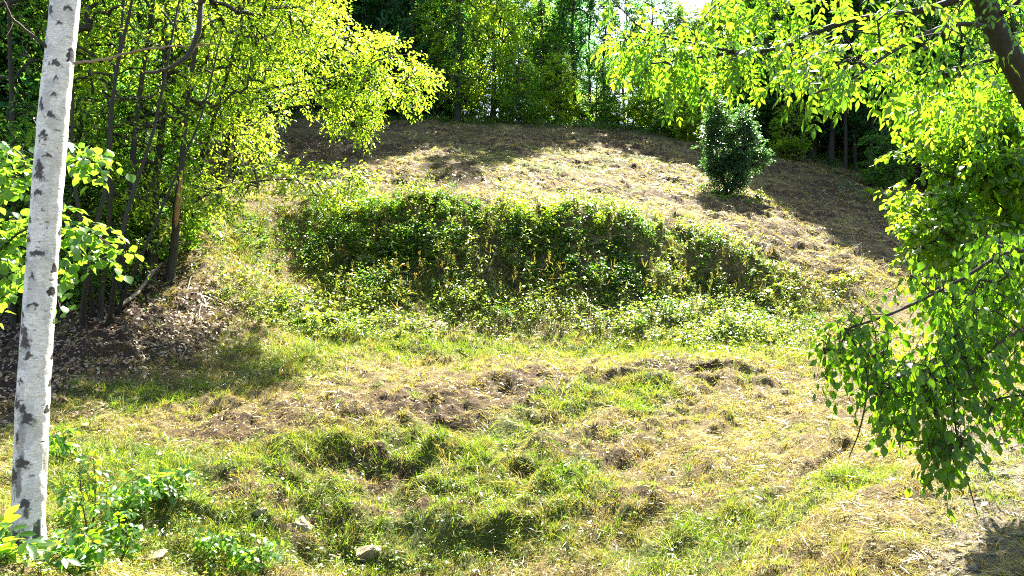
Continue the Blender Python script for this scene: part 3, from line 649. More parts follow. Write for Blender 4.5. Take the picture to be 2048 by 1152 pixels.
def ellip(n, c, r, rng, shell=.35):
    """points in an ellipsoid, pushed towards its surface, thinned into clumps"""
    u = rdir(n * 2, rng); rr = (shell + (1 - shell) * rng.random(n * 2)) ** .6
    p = u * rr[:, None]
    k = fbm(p[:, 0] * 3 + p[:, 2] * 2.1 + c[0], p[:, 1] * 3 - p[:, 2] * 1.7 + c[1], 1.0, 2, int(rng.integers(999)))
    p = p[np.argsort(-k + .25 * rng.random(len(k)))[:n]]
    return np.asarray(c) + p * np.asarray(r)

def trunkline(pts, r0, r1, n=14, rng=None, wob=.03):
    p = smooth_line(pts, n)
    if rng is not None: p[1:] += np.cumsum(rng.normal(0, wob * .4, (n - 1, 3)) * np.array([1, 1, .1]), 0) * .5
    t = np.linspace(0, 1, n); r = r0 + (r1 - r0) * t; r[0] *= 1.35; r[1] *= 1.08
    return p, r

def make_tree(name, label, cat, group, trunks, targets, rng, leafm, barkm, nl, lsz, ln, tmpl=LMID, tip=.006, origin=None, droop=.25, sides=9, flat=.5, limbs=(), width=.6, twigs=True):
    """thing > trunk, crown; everything stored relative to the tree's base"""
    o = np.asarray(trunks[0][0][0] if origin is None else origin, float)
    root = empty(name, label, cat, tuple(o), group)
    tr = [(p - o, r) for p, r in trunks]; T = targets - o
    wood = MB()
    for p, r in tr: tubes(wood, p, r, sides)
    allw = tr + [(p - o, r) for p, r in limbs]
    for p, r in limbs: tubes(wood, p - o, r, 6)
    PT, RD, D = colonize(allw, T, rng, tip)
    tubes(wood, PT, RD, 4)
    lv = MB(); sprays(lv, wood if twigs else None, T, D, rng, nl, lsz, ln, tmpl, droop, flat, width)
    wood.build('trunk', barkm, root, True); lv.build('crown', leafm, root)
    return root

# ---- prototypes of the back forest, then copies
def proto(kind, seed):
    g = np.random.default_rng(seed)
    if kind == 'broad':
        h = 14.5; tr = [trunkline([(0, 0, -.3), (.2, .1, 4), (-.1, .2, 9), (.2, 0, 14)], .22, .03, 16, g, .1)]
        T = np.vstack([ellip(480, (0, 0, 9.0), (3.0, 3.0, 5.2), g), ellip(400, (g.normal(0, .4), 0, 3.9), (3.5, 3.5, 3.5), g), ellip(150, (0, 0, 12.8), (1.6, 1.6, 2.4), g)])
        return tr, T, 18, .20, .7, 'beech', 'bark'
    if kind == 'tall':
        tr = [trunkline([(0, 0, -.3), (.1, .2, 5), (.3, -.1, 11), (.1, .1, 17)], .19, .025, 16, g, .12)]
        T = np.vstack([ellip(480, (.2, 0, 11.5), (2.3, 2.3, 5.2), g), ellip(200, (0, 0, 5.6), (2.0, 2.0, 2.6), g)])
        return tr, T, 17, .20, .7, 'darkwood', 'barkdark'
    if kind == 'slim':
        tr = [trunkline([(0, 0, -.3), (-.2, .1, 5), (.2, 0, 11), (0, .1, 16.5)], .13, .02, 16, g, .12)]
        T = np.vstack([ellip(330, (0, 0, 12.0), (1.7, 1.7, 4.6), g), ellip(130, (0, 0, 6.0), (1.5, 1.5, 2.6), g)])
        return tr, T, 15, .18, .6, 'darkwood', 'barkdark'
    if kind == 'sapling':
        tr = [trunkline([(0, 0, -.2), (.1, 0, 2), (0, .1, 5)], .06, .012, 10, g, .08)]
        T = np.vstack([ellip(190, (0, 0, 3.0), (1.5, 1.5, 2.3), g), ellip(150, (.2, 0, 1.0), (1.5, 1.5, 1.0), g)])
        return tr, T, 15, .16, .55, 'beech', 'bark'
PROT = {}
def back_tree(kind, var, x, y, label, group, sc=1., szz=1., name=None, cat='tree'):
    z = float(H(np.array([x]), np.array([y]))[0]) - .1
    key = (kind, var)
    if key not in PROT:
        tr, T, nl, lsz, ln, lm, bm = proto(kind, 100 + 7 * var + len(kind))
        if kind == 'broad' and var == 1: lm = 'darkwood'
        if (kind == 'broad' and var == 2) or (kind == 'sapling' and var == 1): lm = 'hornbeam'  # brighter leaf colour paints these crowns as sunlit
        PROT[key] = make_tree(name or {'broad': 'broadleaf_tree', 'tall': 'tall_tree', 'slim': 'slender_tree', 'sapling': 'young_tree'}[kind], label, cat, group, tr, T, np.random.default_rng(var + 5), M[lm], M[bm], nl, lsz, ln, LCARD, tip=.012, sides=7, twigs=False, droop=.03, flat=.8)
        r = PROT[key]; r.location = (x, y, z); r.scale = (sc, sc, sc * szz); return r
    r = copy_thing(PROT[key], (x, y, z), RNG.uniform(0, 6.28), sc, label, group, szz)
    return r
def xy(px, Y): return ((px - 1024) / FPX * Y, Y)
G1 = 'trees along the far edge of the clearing'
FR = [  # kind, variant, photo column, depth, scale, z-stretch, label
    ('broad', 1, 560, 50, 1.05, 1.32, 'dark broadleaf tree at the top left of the clearing, half behind the sunlit overhanging branches'),
    ('broad', 1, 655, 49, 1.2, 1.38, 'dark dense tree right behind the tip of the sunlit overhanging branches'),
    ('broad', 1, 745, 51, 1.3, 1.44, 'dark dense tree left of the tree with one bright flank'),
    ('broad', 1, 830, 49.5, 1.15, 1.44, 'deep green tree with low skirts, next left of the tree with one bright flank'),
    ('broad', 2, 915, 48.5, 1.12, 1.26, 'large dark tree whose right flank is lit bright yellow green'),
    ('broad', 2, 985, 51.5, .95, 1.38, 'yellow green sunlit tree right of the large dark one at the crest'),
    ('sapling', 0, 1035, 47.5, 1.0, 1.0, 'small pale young tree in front of the forest at the top of the slope'),
    ('broad', 0, 1085, 54, .9, 1.26, 'green tree with a full crown at the left of the gap of bare stems'),
    ('tall', 0, 1118, 55, 1.0, 1.14, 'tall blue green tree with a bare lower stem near the middle of the crest'),
    ('slim', 1, 1152, 52.5, 1.1, 1.30, 'slender dark tree with a full narrow crown, middle of the gap of bare stems'),
    ('slim', 0, 1182, 54, 1.0, 1.20, 'slender tree with a thin crown just left of the bright sky gap'),
    ('slim', 1, 1212, 53, .95, .95, 'slender tree at the left end of the bright sky gap'),
    ('sapling', 1, 1110, 50, 1.1, .9, 'bushy young tree at the foot of the bare stems'),
    ('sapling', 0, 1190, 50.5, 1.2, .8, 'low bushy young tree below the bright sky gap, left of a similar one'),
    ('sapling', 1, 1255, 50, 1.15, .8, 'low bushy young tree below the bright sky gap, right of a similar one'),
    ('slim', 0, 1250, 56, .92, .9, 'short slender tree under the bright sky gap'),
    ('tall', 1, 1300, 52, .82, .85, 'low crowned tree under the bright sky gap behind the ash leaves'),
    ('broad', 0, 1365, 50, .80, .82, 'low dark tree right below the bright sky gap'),
    ('broad', 2, 1440, 49, .82, .85, 'broad tree at the right end of the sky gap behind the lone bush'),
    ('broad', 2, 1530, 50, .9, .95, 'sunlit yellow green tree above and right of the lone bush'),
    ('tall', 0, 1605, 46, 1.0, 1., 'bare stemmed tree at the right forest edge beside the bright gap'),
    ('tall', 1, 1662, 45, 1.05, 1., 'dark bare stemmed tree left of the cluster of trunks on the right edge'),
    ('slim', 1, 1690, 44, .95, 1.0, 'thin dark trunk, leftmost of the cluster on the right forest edge'),
    ('slim', 0, 1712, 44.6, .95, 1.0, 'thin dark trunk, middle of the cluster on the right forest edge'),
    ('tall', 0, 1738, 43.6, .8, 1.0, 'dark trunk, rightmost of the cluster on the right forest edge'),
    ('sapling', 0, 1770, 40, 1.0, .8, 'shrubby young tree in the shade right of the trunk cluster'),
    ('sapling', 1, 1400, 46, 1.0, .8, 'leafy young tree just behind and left of the lone bush'),
    ('sapling', 0, 1330, 48, .9, .8, 'low young tree at the shaded edge left of the lone bush'),
    ('sapling', 1, 1585, 44, .9, .8, 'low young tree in the shade right of the lone bush'),
    ('broad', 1, 1830, 44, .9, 1.0, 'dark broad tree behind the yellow green shrub on the right'),
    ('broad', 0, 1930, 42, .95, 1.0, 'broad tree behind the yellow green shrub at the right margin'),
    ('broad', 1, 2040, 40, .95, 1.0, 'dark tree far behind the leaning ash trunk'),
]
FR += [('broad', 1, px_, Y_, 1.2, 1.15, lab_) for px_, Y_, lab_ in ((500, 52, 'dark tree at the top of the left bank, mostly behind the sunlit overhanging branches'), (700, 54.5, 'dark tree in the second row behind the gap left of the dense pair'), (790, 54, 'dark tree in the second row between two dense dark trees'), (875, 54.5, 'dark tree in the second row left of the bright flank'),  # mostly hidden trees, added to strengthen the shadow on the slope
        (1625, 47.5, 'dark tree behind the bare stems on the right forest edge, left one'), (1705, 46.5, 'dark full crown right behind the cluster of trunks on the right'), (1785, 45, 'dark tree right of the trunk cluster, half hidden by the ash leaves'))]
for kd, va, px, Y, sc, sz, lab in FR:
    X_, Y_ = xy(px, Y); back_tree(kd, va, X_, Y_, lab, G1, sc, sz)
G2 = 'trees deep in the back forest'
rg = np.random.default_rng(8)
for px in range(470, 880, 54):
    for Y in (57, 65):
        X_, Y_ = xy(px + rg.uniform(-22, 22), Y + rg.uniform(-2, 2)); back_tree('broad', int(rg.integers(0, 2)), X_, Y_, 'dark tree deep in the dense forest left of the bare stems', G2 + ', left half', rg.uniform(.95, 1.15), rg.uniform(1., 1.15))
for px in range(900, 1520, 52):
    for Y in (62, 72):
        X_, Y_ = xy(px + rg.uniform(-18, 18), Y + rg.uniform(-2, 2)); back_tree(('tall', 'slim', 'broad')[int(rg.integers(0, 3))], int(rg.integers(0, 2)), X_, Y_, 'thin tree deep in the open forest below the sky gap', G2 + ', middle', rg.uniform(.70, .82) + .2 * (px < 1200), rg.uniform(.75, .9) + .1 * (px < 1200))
for px in range(1500, 2300, 56):
    for Y in (50, 56, 63):
        X_, Y_ = xy(px + rg.uniform(-25, 25), Y + rg.uniform(-1.5, 1.5)); back_tree('broad', int(rg.integers(0, 2)), X_, Y_, 'dark tree deep in the forest behind the right edge', G2 + ', right half', rg.uniform(.85, 1.), 1.)
for px in range(520, 1900, 40):
    Y = 53.5 - max(0, px - 1300) * .014; X_, Y_ = xy(px + rg.uniform(-14, 14), Y + rg.uniform(-1.2, 3)); back_tree('sapling', int(rg.integers(0, 2)), X_, Y_, 'bushy undergrowth tree at the shaded foot of the back forest', 'undergrowth trees at the foot of the back forest', rg.uniform(.7, 1.1), .8)

# ---- left forest: single trees built one by one
GL = 'trees of the left forest edge'
rg = np.random.default_rng(21)
def pl(*a): return [P(*q) for q in a]
def baseW(px, py):
    p = W(px, py, 9); p[2] -= .15; return p
def base(px, py, Y):
    p = P(px, py, Y); p[2] = float(H(np.array([p[0]]), np.array([p[1]]))[0]) - .15; return p
def reg(n, poly_px, y0, y1, rng, clump=True):
    """crown volume: picture outline of the mass times its depth range"""
    q = np.array(poly_px, float); out = []; m_ = 0
    mn, mx_ = q.min(0), q.max(0); sd = int(rng.integers(999))
    while m_ < n:
        a = rng.uniform(mn, mx_, (n * 3, 2)); ins = np.zeros(len(a), bool); j = len(q) - 1
        for i in range(len(q)):
            c_ = ((q[i, 1] > a[:, 1]) != (q[j, 1] > a[:, 1])) & (a[:, 0] < (q[j, 0] - q[i, 0]) * (a[:, 1] - q[i, 1]) / (q[j, 1] - q[i, 1] + 1e-9) + q[i, 0]); ins ^= c_; j = i
        a = a[ins]; Y = rng.uniform(y0, y1, len(a))
        if clump:
            k = fbm(a[:, 0] / 70 + Y * 1.3, a[:, 1] / 55 - Y * .9, 1., 2, sd); s_ = rng.random(len(a)) < sstep(.36, .58, k); a, Y = a[s_], Y[s_]
        out.append(np.stack([(a[:, 0] - 1024) / FPX * Y, Y, ZC + (576 - a[:, 1]) / FPX * Y], -1)); m_ += len(a)
    return np.concatenate(out)[:n]
HB = dict(leafm=M['hornbeam'], barkm=M['barkdark'])
def left_tree(label, bpt, pts, r0, tg, nl=13, lsz=.102, ln=.48, limbs=(), leaf='hornbeam', bark='barkdark', extra=()):
    wb = W(bpt[0], bpt[1], 9); dY = wb[1] - bpt[2]; print(label[:30], round(dY, 2)); wb[2] -= .15; dY = max(-1.5, min(1.5, dY))
    tr = [trunkline([wb] + pl(*[(a_, b_, c_ + dY) for a_, b_, c_ in pts]), r0, r0 * .35, 18, rg, .04)] + list(extra)
    return make_tree('hornbeam_tree', label, 'tree', GL, tr, tg, rg, M[leaf], M[bark], nl, lsz, ln, LMID, tip=.006, limbs=limbs, droop=.22)
def limb(pts, r0, r1, n=12): return (smooth_line(pl(*pts), n), np.linspace(r0, r1, n))

left_tree('dark multi stemmed tree rising closest behind the birch', (200, 640, 12), [(204, 540, 12.1), (222, 420, 12), (222, 250, 12), (246, 60, 12.1), (250, -160, 12.3)], .055,
          np.vstack([reg(520, [(100, -200), (420, -200), (440, 120), (380, 330), (300, 420), (150, 420)], 13.2, 16.5, rg), reg(110, [(120, 380), (300, 380), (310, 500), (250, 600), (120, 620)], 13.4, 15.5, rg)]), extra=[trunkline([baseW(165, 645)] + pl((178, 520, 12.7), (212, 350, 12.8), (226, 180, 12.9), (266, 0, 13), (300, -200, 13)), .05, .02, 18, rg, .05), trunkline([baseW(215, 640)] + pl((236, 520, 12.4), (262, 400, 12.5), (310, 250, 12.6), (345, 60, 12.7), (392, -150, 13)), .042, .015, 18, rg, .05), trunkline([baseW(190, 632)] + pl((176, 480, 12.6), (150, 330, 12.7), (152, 150, 12.8), (140, -150, 13)), .04, .015, 18, rg, .05), trunkline([baseW(232, 622)] + pl((275, 520, 13), (330, 400, 13.1), (400, 240, 13.2), (450, 60, 13.3)), .035, .012, 18, rg, .05)])
left_tree('thick straight grey trunk standing at the left forest edge', (298, 556, 15), [(308, 460, 15), (312, 380, 15), (330, 180, 15), (332, -160, 15.2)], .13,
          np.vstack([reg(560, [(200, -200), (520, -200), (560, 60), (480, 230), (330, 250), (220, 150)], 15.3, 18.5, rg), reg(100, [(220, 300), (420, 260), (410, 400), (340, 430), (270, 540), (210, 520)], 15.4, 17.2, rg)]), bark='bark')
left_tree('leaning trunk with a strip of peeled orange wood', (338, 560, 15.7), [(350, 470, 15.6), (355, 420, 15.5), (366, 330, 15.4), (378, 200, 15.2), (430, -120, 15.0)], .10,
          np.vstack([reg(420, [(330, -150), (640, -150), (640, 60), (560, 190), (420, 260), (350, 180)], 14.9, 17.6, rg), reg(150, [(470, 330), (600, 312), (760, 345), (750, 372), (650, 400), (540, 385), (470, 372)], 14.3, 15.6, rg, False), reg(60, [(370, 380), (500, 370), (480, 420), (380, 430)], 14, 15, rg, False)]),
          limbs=[limb([(352, 440, 15.55), (420, 385, 15.3), (520, 362, 14.9), (640, 358, 15), (745, 352, 15.2)], .03, .006), limb([(366, 330, 15.4), (300, 390, 15), (260, 420, 14.6)], .03, .008)], bark='bark')
left_tree('slim trunk leaning towards the clearing beside the grassy left bank', (372, 500, 16.4), [(392, 400, 16.3), (412, 300, 16.2), (470, 100, 16), (520, -120, 15.8)], .075,
          np.vstack([reg(420, [(400, -150), (720, -150), (680, 60), (590, 230), (470, 280), (400, 200)], 16.9, 19.5, rg), reg(80, [(380, 250), (540, 230), (560, 300), (470, 345), (420, 460), (370, 440)], 16.9, 18.6, rg)]))
left_tree('tree with long sunlit yellow green branches overhanging the slope', (432, 408, 20), [(452, 310, 19.7), (490, 190, 19.3), (545, 20, 18.8), (590, -120, 18.5)], .11,
          np.vstack([reg(760, [(440, -120), (690, -120), (700, 60), (790, 70), (880, 150), (845, 230), (770, 200), (750, 290), (640, 250), (560, 180), (470, 210)], 17.3, 20.0, rg), reg(200, [(640, 60), (800, 75), (885, 155), (830, 215), (700, 200)], 17.6, 19.4, rg), reg(130, [(630, 170), (770, 190), (755, 255), (725, 295), (650, 255)], 17.4, 18.8, rg), reg(60, [(440, 230), (540, 220), (560, 290), (480, 320)], 18.5, 20, rg)]), ln=.5, lsz=.10,
          limbs=[limb([(490, 190, 19.3), (600, 165, 18.9), (720, 150, 18.5), (850, 158, 18.2)], .05, .01), limb([(470, 250, 19.5), (580, 215, 19), (680, 215, 18.6), (735, 265, 18.3)], .04, .008), limb([(525, 80, 19), (620, 60, 18.7), (720, 90, 18.4), (800, 110, 18.2)], .04, .008)])
left_tree('thin dark trunk behind the birch at the left margin', (28, 650, 13.5), [(32, 400, 13.5), (30, 150, 13.5), (25, -160, 13.5)], .07, reg(420, [(-120, -150), (170, -150), (190, 250), (90, 420), (-120, 420)], 13.5, 16.5, rg), leaf='beech')
left_tree('dark trunk right of the birch in the shade of the forest', (112, 640, 15), [(120, 400, 15), (140, 150, 15), (150, -160, 15)], .09, reg(420, [(20, -150), (300, -150), (280, 250), (200, 430), (40, 430)], 14, 17, rg), leaf='beech')
left_tree('slanting trunk between the birch and the thick grey trunk', (232, 590, 16), [(256, 400, 16), (275, 200, 16), (330, -160, 16)], .085, reg(420, [(150, -150), (420, -150), (400, 250), (300, 400), (180, 400)], 15.2, 18, rg), leaf='beech')
left_tree('leafy tree at the top of the grassy left bank', (470, 345, 25), [(480, 230, 25), (500, 100, 25), (520, -100, 25)], .12, reg(500, [(400, -120), (650, -120), (640, 80), (590, 230), (470, 300), (410, 260)], 23, 27, rg), leaf='beech', lsz=.13, ln=.6)
GD = 'trees deep in the left forest'
for k_ in range(64):
    Y = rg.uniform(17, 50); X_ = -Y * rg.uniform(.53 if Y > 26 else .62, .85) - (1.5 if Y > 30 else 0)
    if abs(X_ / Y + .44) < .06: continue
    back_tree(['broad', 'tall', 'broad'][k_ % 3], int(rg.integers(0, 2)), X_, Y, 'dark tree deep in the left forest behind the edge trunks', GD, rg.uniform(.8, 1.), 1.)
for k_ in range(30):
    Y = rg.uniform(13.5, 26); X_ = -Y * rg.uniform(.54, .85)
    back_tree('sapling', k_ % 2, X_, Y, 'leafy young tree in the undergrowth of the left forest', 'young trees in the left forest', rg.uniform(.7, 1.05), .9)
# strip of peeled wood on the leaning trunk
tr = bpy.data.objects['hornbeam_tree.002'] if 'hornbeam_tree.002' in bpy.data.objects else None
if tr is not None:
    a = smooth_line(pl((351, 455, 15.5), (356, 405, 15.38), (365, 340, 15.3)), 10) - np.array(tr.location); mbp = MB()
    tubes(mbp, a, np.array([.01, .04, .055, .06, .055, .06, .05, .045, .03, .008]), 7); mbp.build('peeled_strip', M['peeled'], tr, True)

# ---- hazel bush with big leaves behind the birch
rg = np.random.default_rng(33)
hz = empty('hazel_bush', 'hazel bush with large bright round leaves showing on both sides of the birch', 'bush', tuple(base(-40, 800, 7.2)))
ho = np.array(hz.location); hw = MB(); hl_ = MB()
st = [smooth_line([ho, *pl((-30, 600, 7.2), (20, 480, 7.1), (130, 440, 6.9), (235, 500, 6.7))], 14), smooth_line([ho, *pl((-60, 500, 7.4), (20, 350, 7.3), (130, 310, 7.1), (225, 335, 7))], 14), smooth_line([ho, *pl((-70, 600, 7.4), (-20, 520, 7.3), (60, 540, 7.2), (130, 600, 7.1))], 14)]
tr = [(s_ - ho, np.linspace(.022, .006, 14)) for s_ in st]
for p_, r_ in tr: tubes(hw, p_, r_, 6)
T = np.vstack([reg(46, [(110, 420), (180, 430), (255, 495), (235, 540), (150, 510), (120, 620), (90, 560)], 6.6, 7.2, rg, False), reg(22, [(110, 285), (170, 290), (245, 325), (190, 345), (110, 330)], 6.8, 7.3, rg, False), reg(60, [(-60, 260), (90, 300), (80, 380), (-60, 400)], 6.9, 7.7, rg, False), reg(90, [(-60, 400), (60, 430), (60, 560), (-60, 640)], 6.9, 7.7, rg, False)]) - ho
PT, RD, D = colonize(tr, T, rg, .0025); tubes(hw, PT, RD, 4)
HZL = leaf_big(.88, .18)
sprays(hl_, hw, T, D, rg, 5, .105, .26, HZL, .35, .6, .7, .0016)
hw.build('stem', M['twig'], hz, True); hl_.build('foliage', M['hazel'], hz)

# ---- the birch
def birch():
    zt = P(130, 0, 5.25)
    b = P(52, 1118, 5.15); b[2] = float(H(b[:1], b[1:2])[0]) - .12
    root = empty('birch_tree', 'white birch trunk with black scars standing at the left margin', 'tree', tuple(b))
    line = smooth_line([b, *pl((58, 1000, 5.16), (66, 800, 5.18), (82, 560, 5.2), (103, 280, 5.22), (131, 0, 5.25), (160, -300, 5.3), (190, -700, 5.4))], 1500)
    nz, na = 1500, 128
    zrel = line[:, 2]; tt = (zrel - b[2]) / (line[-1, 2] - b[2])
    rad = .112 - .022 * tt; rad = rad * (1 + .5 * np.exp(-(zrel - b[2] - .05) / .12) * .5)
    # surface maps over (height, angle): angle 0 faces the camera, +/- .5 towards the silhouettes
    an = np.arange(na) / na * 2 * PI - PI
    py = 576 - (zrel - ZC) / line[:, 1] * FPX
    A, PY = np.meshgrid(an, py); hz_ = np.meshgrid(an, zrel)[1]
    dark = np.zeros((nz, na)); bul = np.zeros((nz, na)); halo = np.zeros((nz, na)); g = np.random.default_rng(4)
    wob = fbm(A * 2.2, PY / 9., 1., 4, 3) - .5; wob2 = fbm(A * 6, PY / 5., 1., 3, 9) - .5; wob3 = fbm(A * 15, PY / 3., 1., 3, 19) - .5
    scars = [(18, .75, 1.0, .8), (28, -.5, .7, 1), (52, .35, 1.2, 1.1), (130, -.75, .6, .5), (130, .35, .8, .8), (135, .0, .5, .9), (160, .5, .8, 1), (192, .45, .8, .7), (213, -.35, .5, .9), (232, .35, .7, .6), (248, .3, .35, .6), (274, .05, 1.1, .9), (310, .4, 1.1, .5),
             (335, -.1, .8, .9), (350, -.05, .95, 1.2), (385, .05, 1.1, .8), (396, -.7, .5, .8), (440, -.5, .4, .5), (478, -.55, .7, .8), (505, .2, 1.6, .7), (520, -.6, .8, .8), (552, .05, .95, 1.2), (608, .2, 1.5, .5), (628, -.5, .6, 1.2), (655, -.35, .9, 1), (680, -.15, .9, 1.4),
             (706, .2, 1.0, .7), (755, -.2, .6, .8), (800, -.45, .6, 1.5), (815, .05, .6, .9), (832, .25, 1.0, .9), (868, -.3, .6, 1.8), (918, .1, 1.1, 1.0), (945, -.5, .8, 2.0), (1000, .35, 1.2, 1.2), (1020, -.45, .9, 2.2), (1065, .1, 1.4, 1.5), (1090, -.3, 1.0, 2), (1105, .6, 1.2, 2)]
    scars += [(-g.uniform(20, 900), g.uniform(-.8, .8), g.uniform(.5, 1.2), g.uniform(.6, 1.2)) for _ in range(24)]
    for y0, s0, wdt, hgt in scars:
        k_ = g.uniform(.5, 1.45); wdt, hgt = wdt * k_, hgt * k_ * g.uniform(.7, 1.3)
        a0 = math.asin(max(-.95, min(.95, s0))); ax = (A - a0) / (.34 * wdt); 
        yy = (PY - y0 - 7 * np.abs(ax) + 16 * wob) / (7.5 * hgt)
        d_ = np.exp(-(np.abs(ax) ** 2.2)) * np.exp(-np.abs(yy) ** 2) ; v = sstep(.26, .60, d_ + .6 * wob2 + .45 * wob + .9 * wob3) * sstep(.04, .2, d_)
        dark = np.maximum(dark, v * .95); halo = np.maximum(halo, .7 * np.exp(-np.abs(ax * .8) ** 2 - np.abs((yy - .9) * .45) ** 2)); bul = np.maximum(bul, .008 * np.exp(-(ax ** 2 + (yy * .7) ** 2)))
    for _ in range(900):                                         # scars all round, and fine lenticels
        y0 = g.uniform(-900, 1120); a0 = g.uniform(-PI, PI); wdt = g.gamma(2, .05); 
        ax = np.abs(A - a0) / wdt; yy = np.abs(PY - y0 + 4 * wob) / g.uniform(1.0, 2.4)
        dark = np.maximum(dark, sstep(.35, .7, np.exp(-ax ** 4) * np.exp(-yy ** 2) + .25 * wob2) * g.uniform(.2, .8))
    for _ in range(60):
        y0 = g.uniform(-900, 1120); a0 = g.choice([-1, 1]) * g.uniform(1.3, PI)
        ax = (A - a0) / .4; yy = (PY - y0 - 7 * np.abs(ax) + 16 * wob) / 9.
        dark = np.maximum(dark, sstep(.34, .5, np.exp(-np.abs(ax) ** 2.2 - yy ** 2) + .3 * wob2))
    low = sstep(700, 1110, PY); dark = np.maximum(dark, sstep(.60, .70, fbm(A * 1.8, PY / 46., 1., 5, 14) + .10 * low) * low)
    grey = sstep(.48, .68, fbm(A * 1.6 + 4, PY / 36., 1., 5, 17)) * .55 * (1 - .4 * sstep(-.2, .6, np.sin(A))); moss = sstep(.46, .64, fbm(A * 1.1 + 9, PY / 90., 1., 4, 23)) * .45 * sstep(.0, .8, np.sin(A) + .2)*(.35+.65*low)
    rr = rad[:, None] + bul * .7 + .010 * (fbm(A * 0 + np.cos(A) * 1.3, PY / 40. + np.sin(A) * 1.3, 1., 3, 31) - .5) * (1 + low) - .002 * dark
    T = np.gradient(line, axis=0); T = norm(T); fr = np.broadcast_to(np.array([0, -1., 0]), T.shape); e2 = norm(np.cross(T, fr)); e2 = -e2 if e2[0, 0] < 0 else e2; e1 = norm(np.cross(e2, T)); e1 = -e1 if e1[0, 1] > 0 else e1
    V = line[:, None] + rr[..., None] * (np.cos(an)[None, :, None] * e1[:, None] + np.sin(an)[None, :, None] * e2[:, None]) - b
    ii = np.arange(nz * na).reshape(nz, na); nx = np.roll(ii, -1, 1)
    mb = MB(); mb.add(V, quads=np.stack([ii[:-1], nx[:-1], nx[1:], ii[1:]], -1).reshape(-1, 4))
    mb.build('trunk', M['birch'], root, True, {'dark': dark.ravel(), 'grey': np.clip(grey + halo * (.4 + wob2 + wob), 0, .9).ravel(), 'moss': moss.ravel()})
    def br(nm, pts, r0, r1, mat, n=26, wob_=.004, subs=()):
        m_ = MB(); l_ = smooth_line(pl(*pts), n) - b; l_[1:] += np.cumsum(np.random.default_rng(len(pts) * 7).normal(0, wob_, (n - 1, 3)), 0); tubes(m_, l_, np.linspace(r0, r1, n), 7)
        for sp, s0, s1 in subs: q = smooth_line(pl(*sp), 9) - b; q[0] = l_[np.argmin(((l_ - q[0]) ** 2).sum(1))]; tubes(m_, q, np.linspace(s0, s1, 9), 5)
        m_.build(nm, mat, root, True)
    br('branch', [(112, 112, 5.2), (80, 82, 5.15), (45, 55, 5.1), (20, 35, 5.05), (8, 10, 5.0), (-20, -40, 4.9)], .012, .008, M['twig'], subs=[([(28, 42, 5.06), (20, 60, 5.0), (12, 72, 4.95)], .003, .001)])
    br('branch', [(148, 127, 5.2), (200, 120, 5.15), (280, 109, 5.1), (360, 100, 5.05), (430, 96, 5.0)], .011, .004, M['deadwood'], subs=[([(325, 103, 5.1), (300, 86, 5.05), (245, 83, 5)], .0035, .0015), ([(390, 97, 5.05), (420, 90, 5.0), (440, 92, 5)], .003, .001)])
    br('dead_branch', [(168, -380, 5.3), (300, -260, 5.1), (400, -120, 4.95), (394, 5, 4.85), (388, 60, 4.8), (372, 108, 4.78), (350, 138, 4.76), (325, 158, 4.75), (288, 166, 4.74)], .028, .010, M['bark'], 40, subs=[([(394, 8, 4.85), (408, 0, 4.8), (430, -40, 4.8)], .014, .01), ([(392, 12, 4.85), (380, -10, 4.85), (362, -60, 4.85)], .008, .005)])
    # crown above the frame
    T_ = np.vstack([ellip(260, line[-1] + np.array([0, 0, .6]), (1.5, 1.5, 1.5), g)]) - b
    top = (line[900::60] - b, np.full(len(line[900::60]), .05)); PT, RD, D = colonize([top], T_, g, .004); mw = MB(); tubes(mw, PT, RD, 4); lv = MB(); sprays(lv, mw, T_, D, g, 9, .055, .4, LMID, .7)
    mw.build('limbs', M['twig'], root, True); lv.build('crown', M['beech'], root)
birch()

# ---- ash on the right: leaning trunk, long branches, feathered leaves
def compound(mb, wood, T, D, rng, npair, lsz, ln, tmpl, droop=.5):
    n = len(T); d = norm(D * .6 + rdir(n, rng) * .5 + np.array([0, 0, -droop])); L = ln * rng.uniform(.75, 1.25, n)
    side = norm(np.cross(d, norm(np.array([0, 0, 1.]) + .45 * rdir(n, rng)))); up = np.cross(side, d)
    def curve(t): return T[:, None] + d[:, None] * (t * L[:, None])[..., None] - np.array([0, 0, 1.]) * (.28 * L[:, None] * t * t)[..., None]
    tp = np.linspace(.28, .92, npair)[None].repeat(n, 0); base_ = rng.random((n, 1)); sz0 = lsz * rng.uniform(.8, 1.2, n)
    for sg in (-1, 1):
        pos = curve(tp); dl = norm(side[:, None] * sg + d[:, None] * .75 + np.array([0, 0, -.38]) + .22 * rng.normal(size=(n, npair, 3)))
        nr_ = norm(up[:, None] + side[:, None] * (-.25 * sg) + .35 * rng.normal(size=(n, npair, 3)))
        leaves(mb, pos.reshape(-1, 3), dl.reshape(-1, 3), nr_.reshape(-1, 3), (sz0[:, None] * rng.uniform(.8, 1.1, (n, npair))).ravel(), tmpl, np.clip(base_ * .7 + .3 * rng.random((n, npair)), 0, 1).ravel())
    t1 = np.full((n, 1), .98); leaves(mb, curve(t1)[:, 0], norm(d + np.array([0, 0, -.5])), norm(up + .3 * rdir(n, rng)), sz0 * 1.1, tmpl, base_[:, 0])
    tt = np.linspace(0, 1, 5)[None].repeat(n, 0); tubes(wood, curve(tt), np.linspace(.0022, .001, 5)[None].repeat(n, 0), 3)

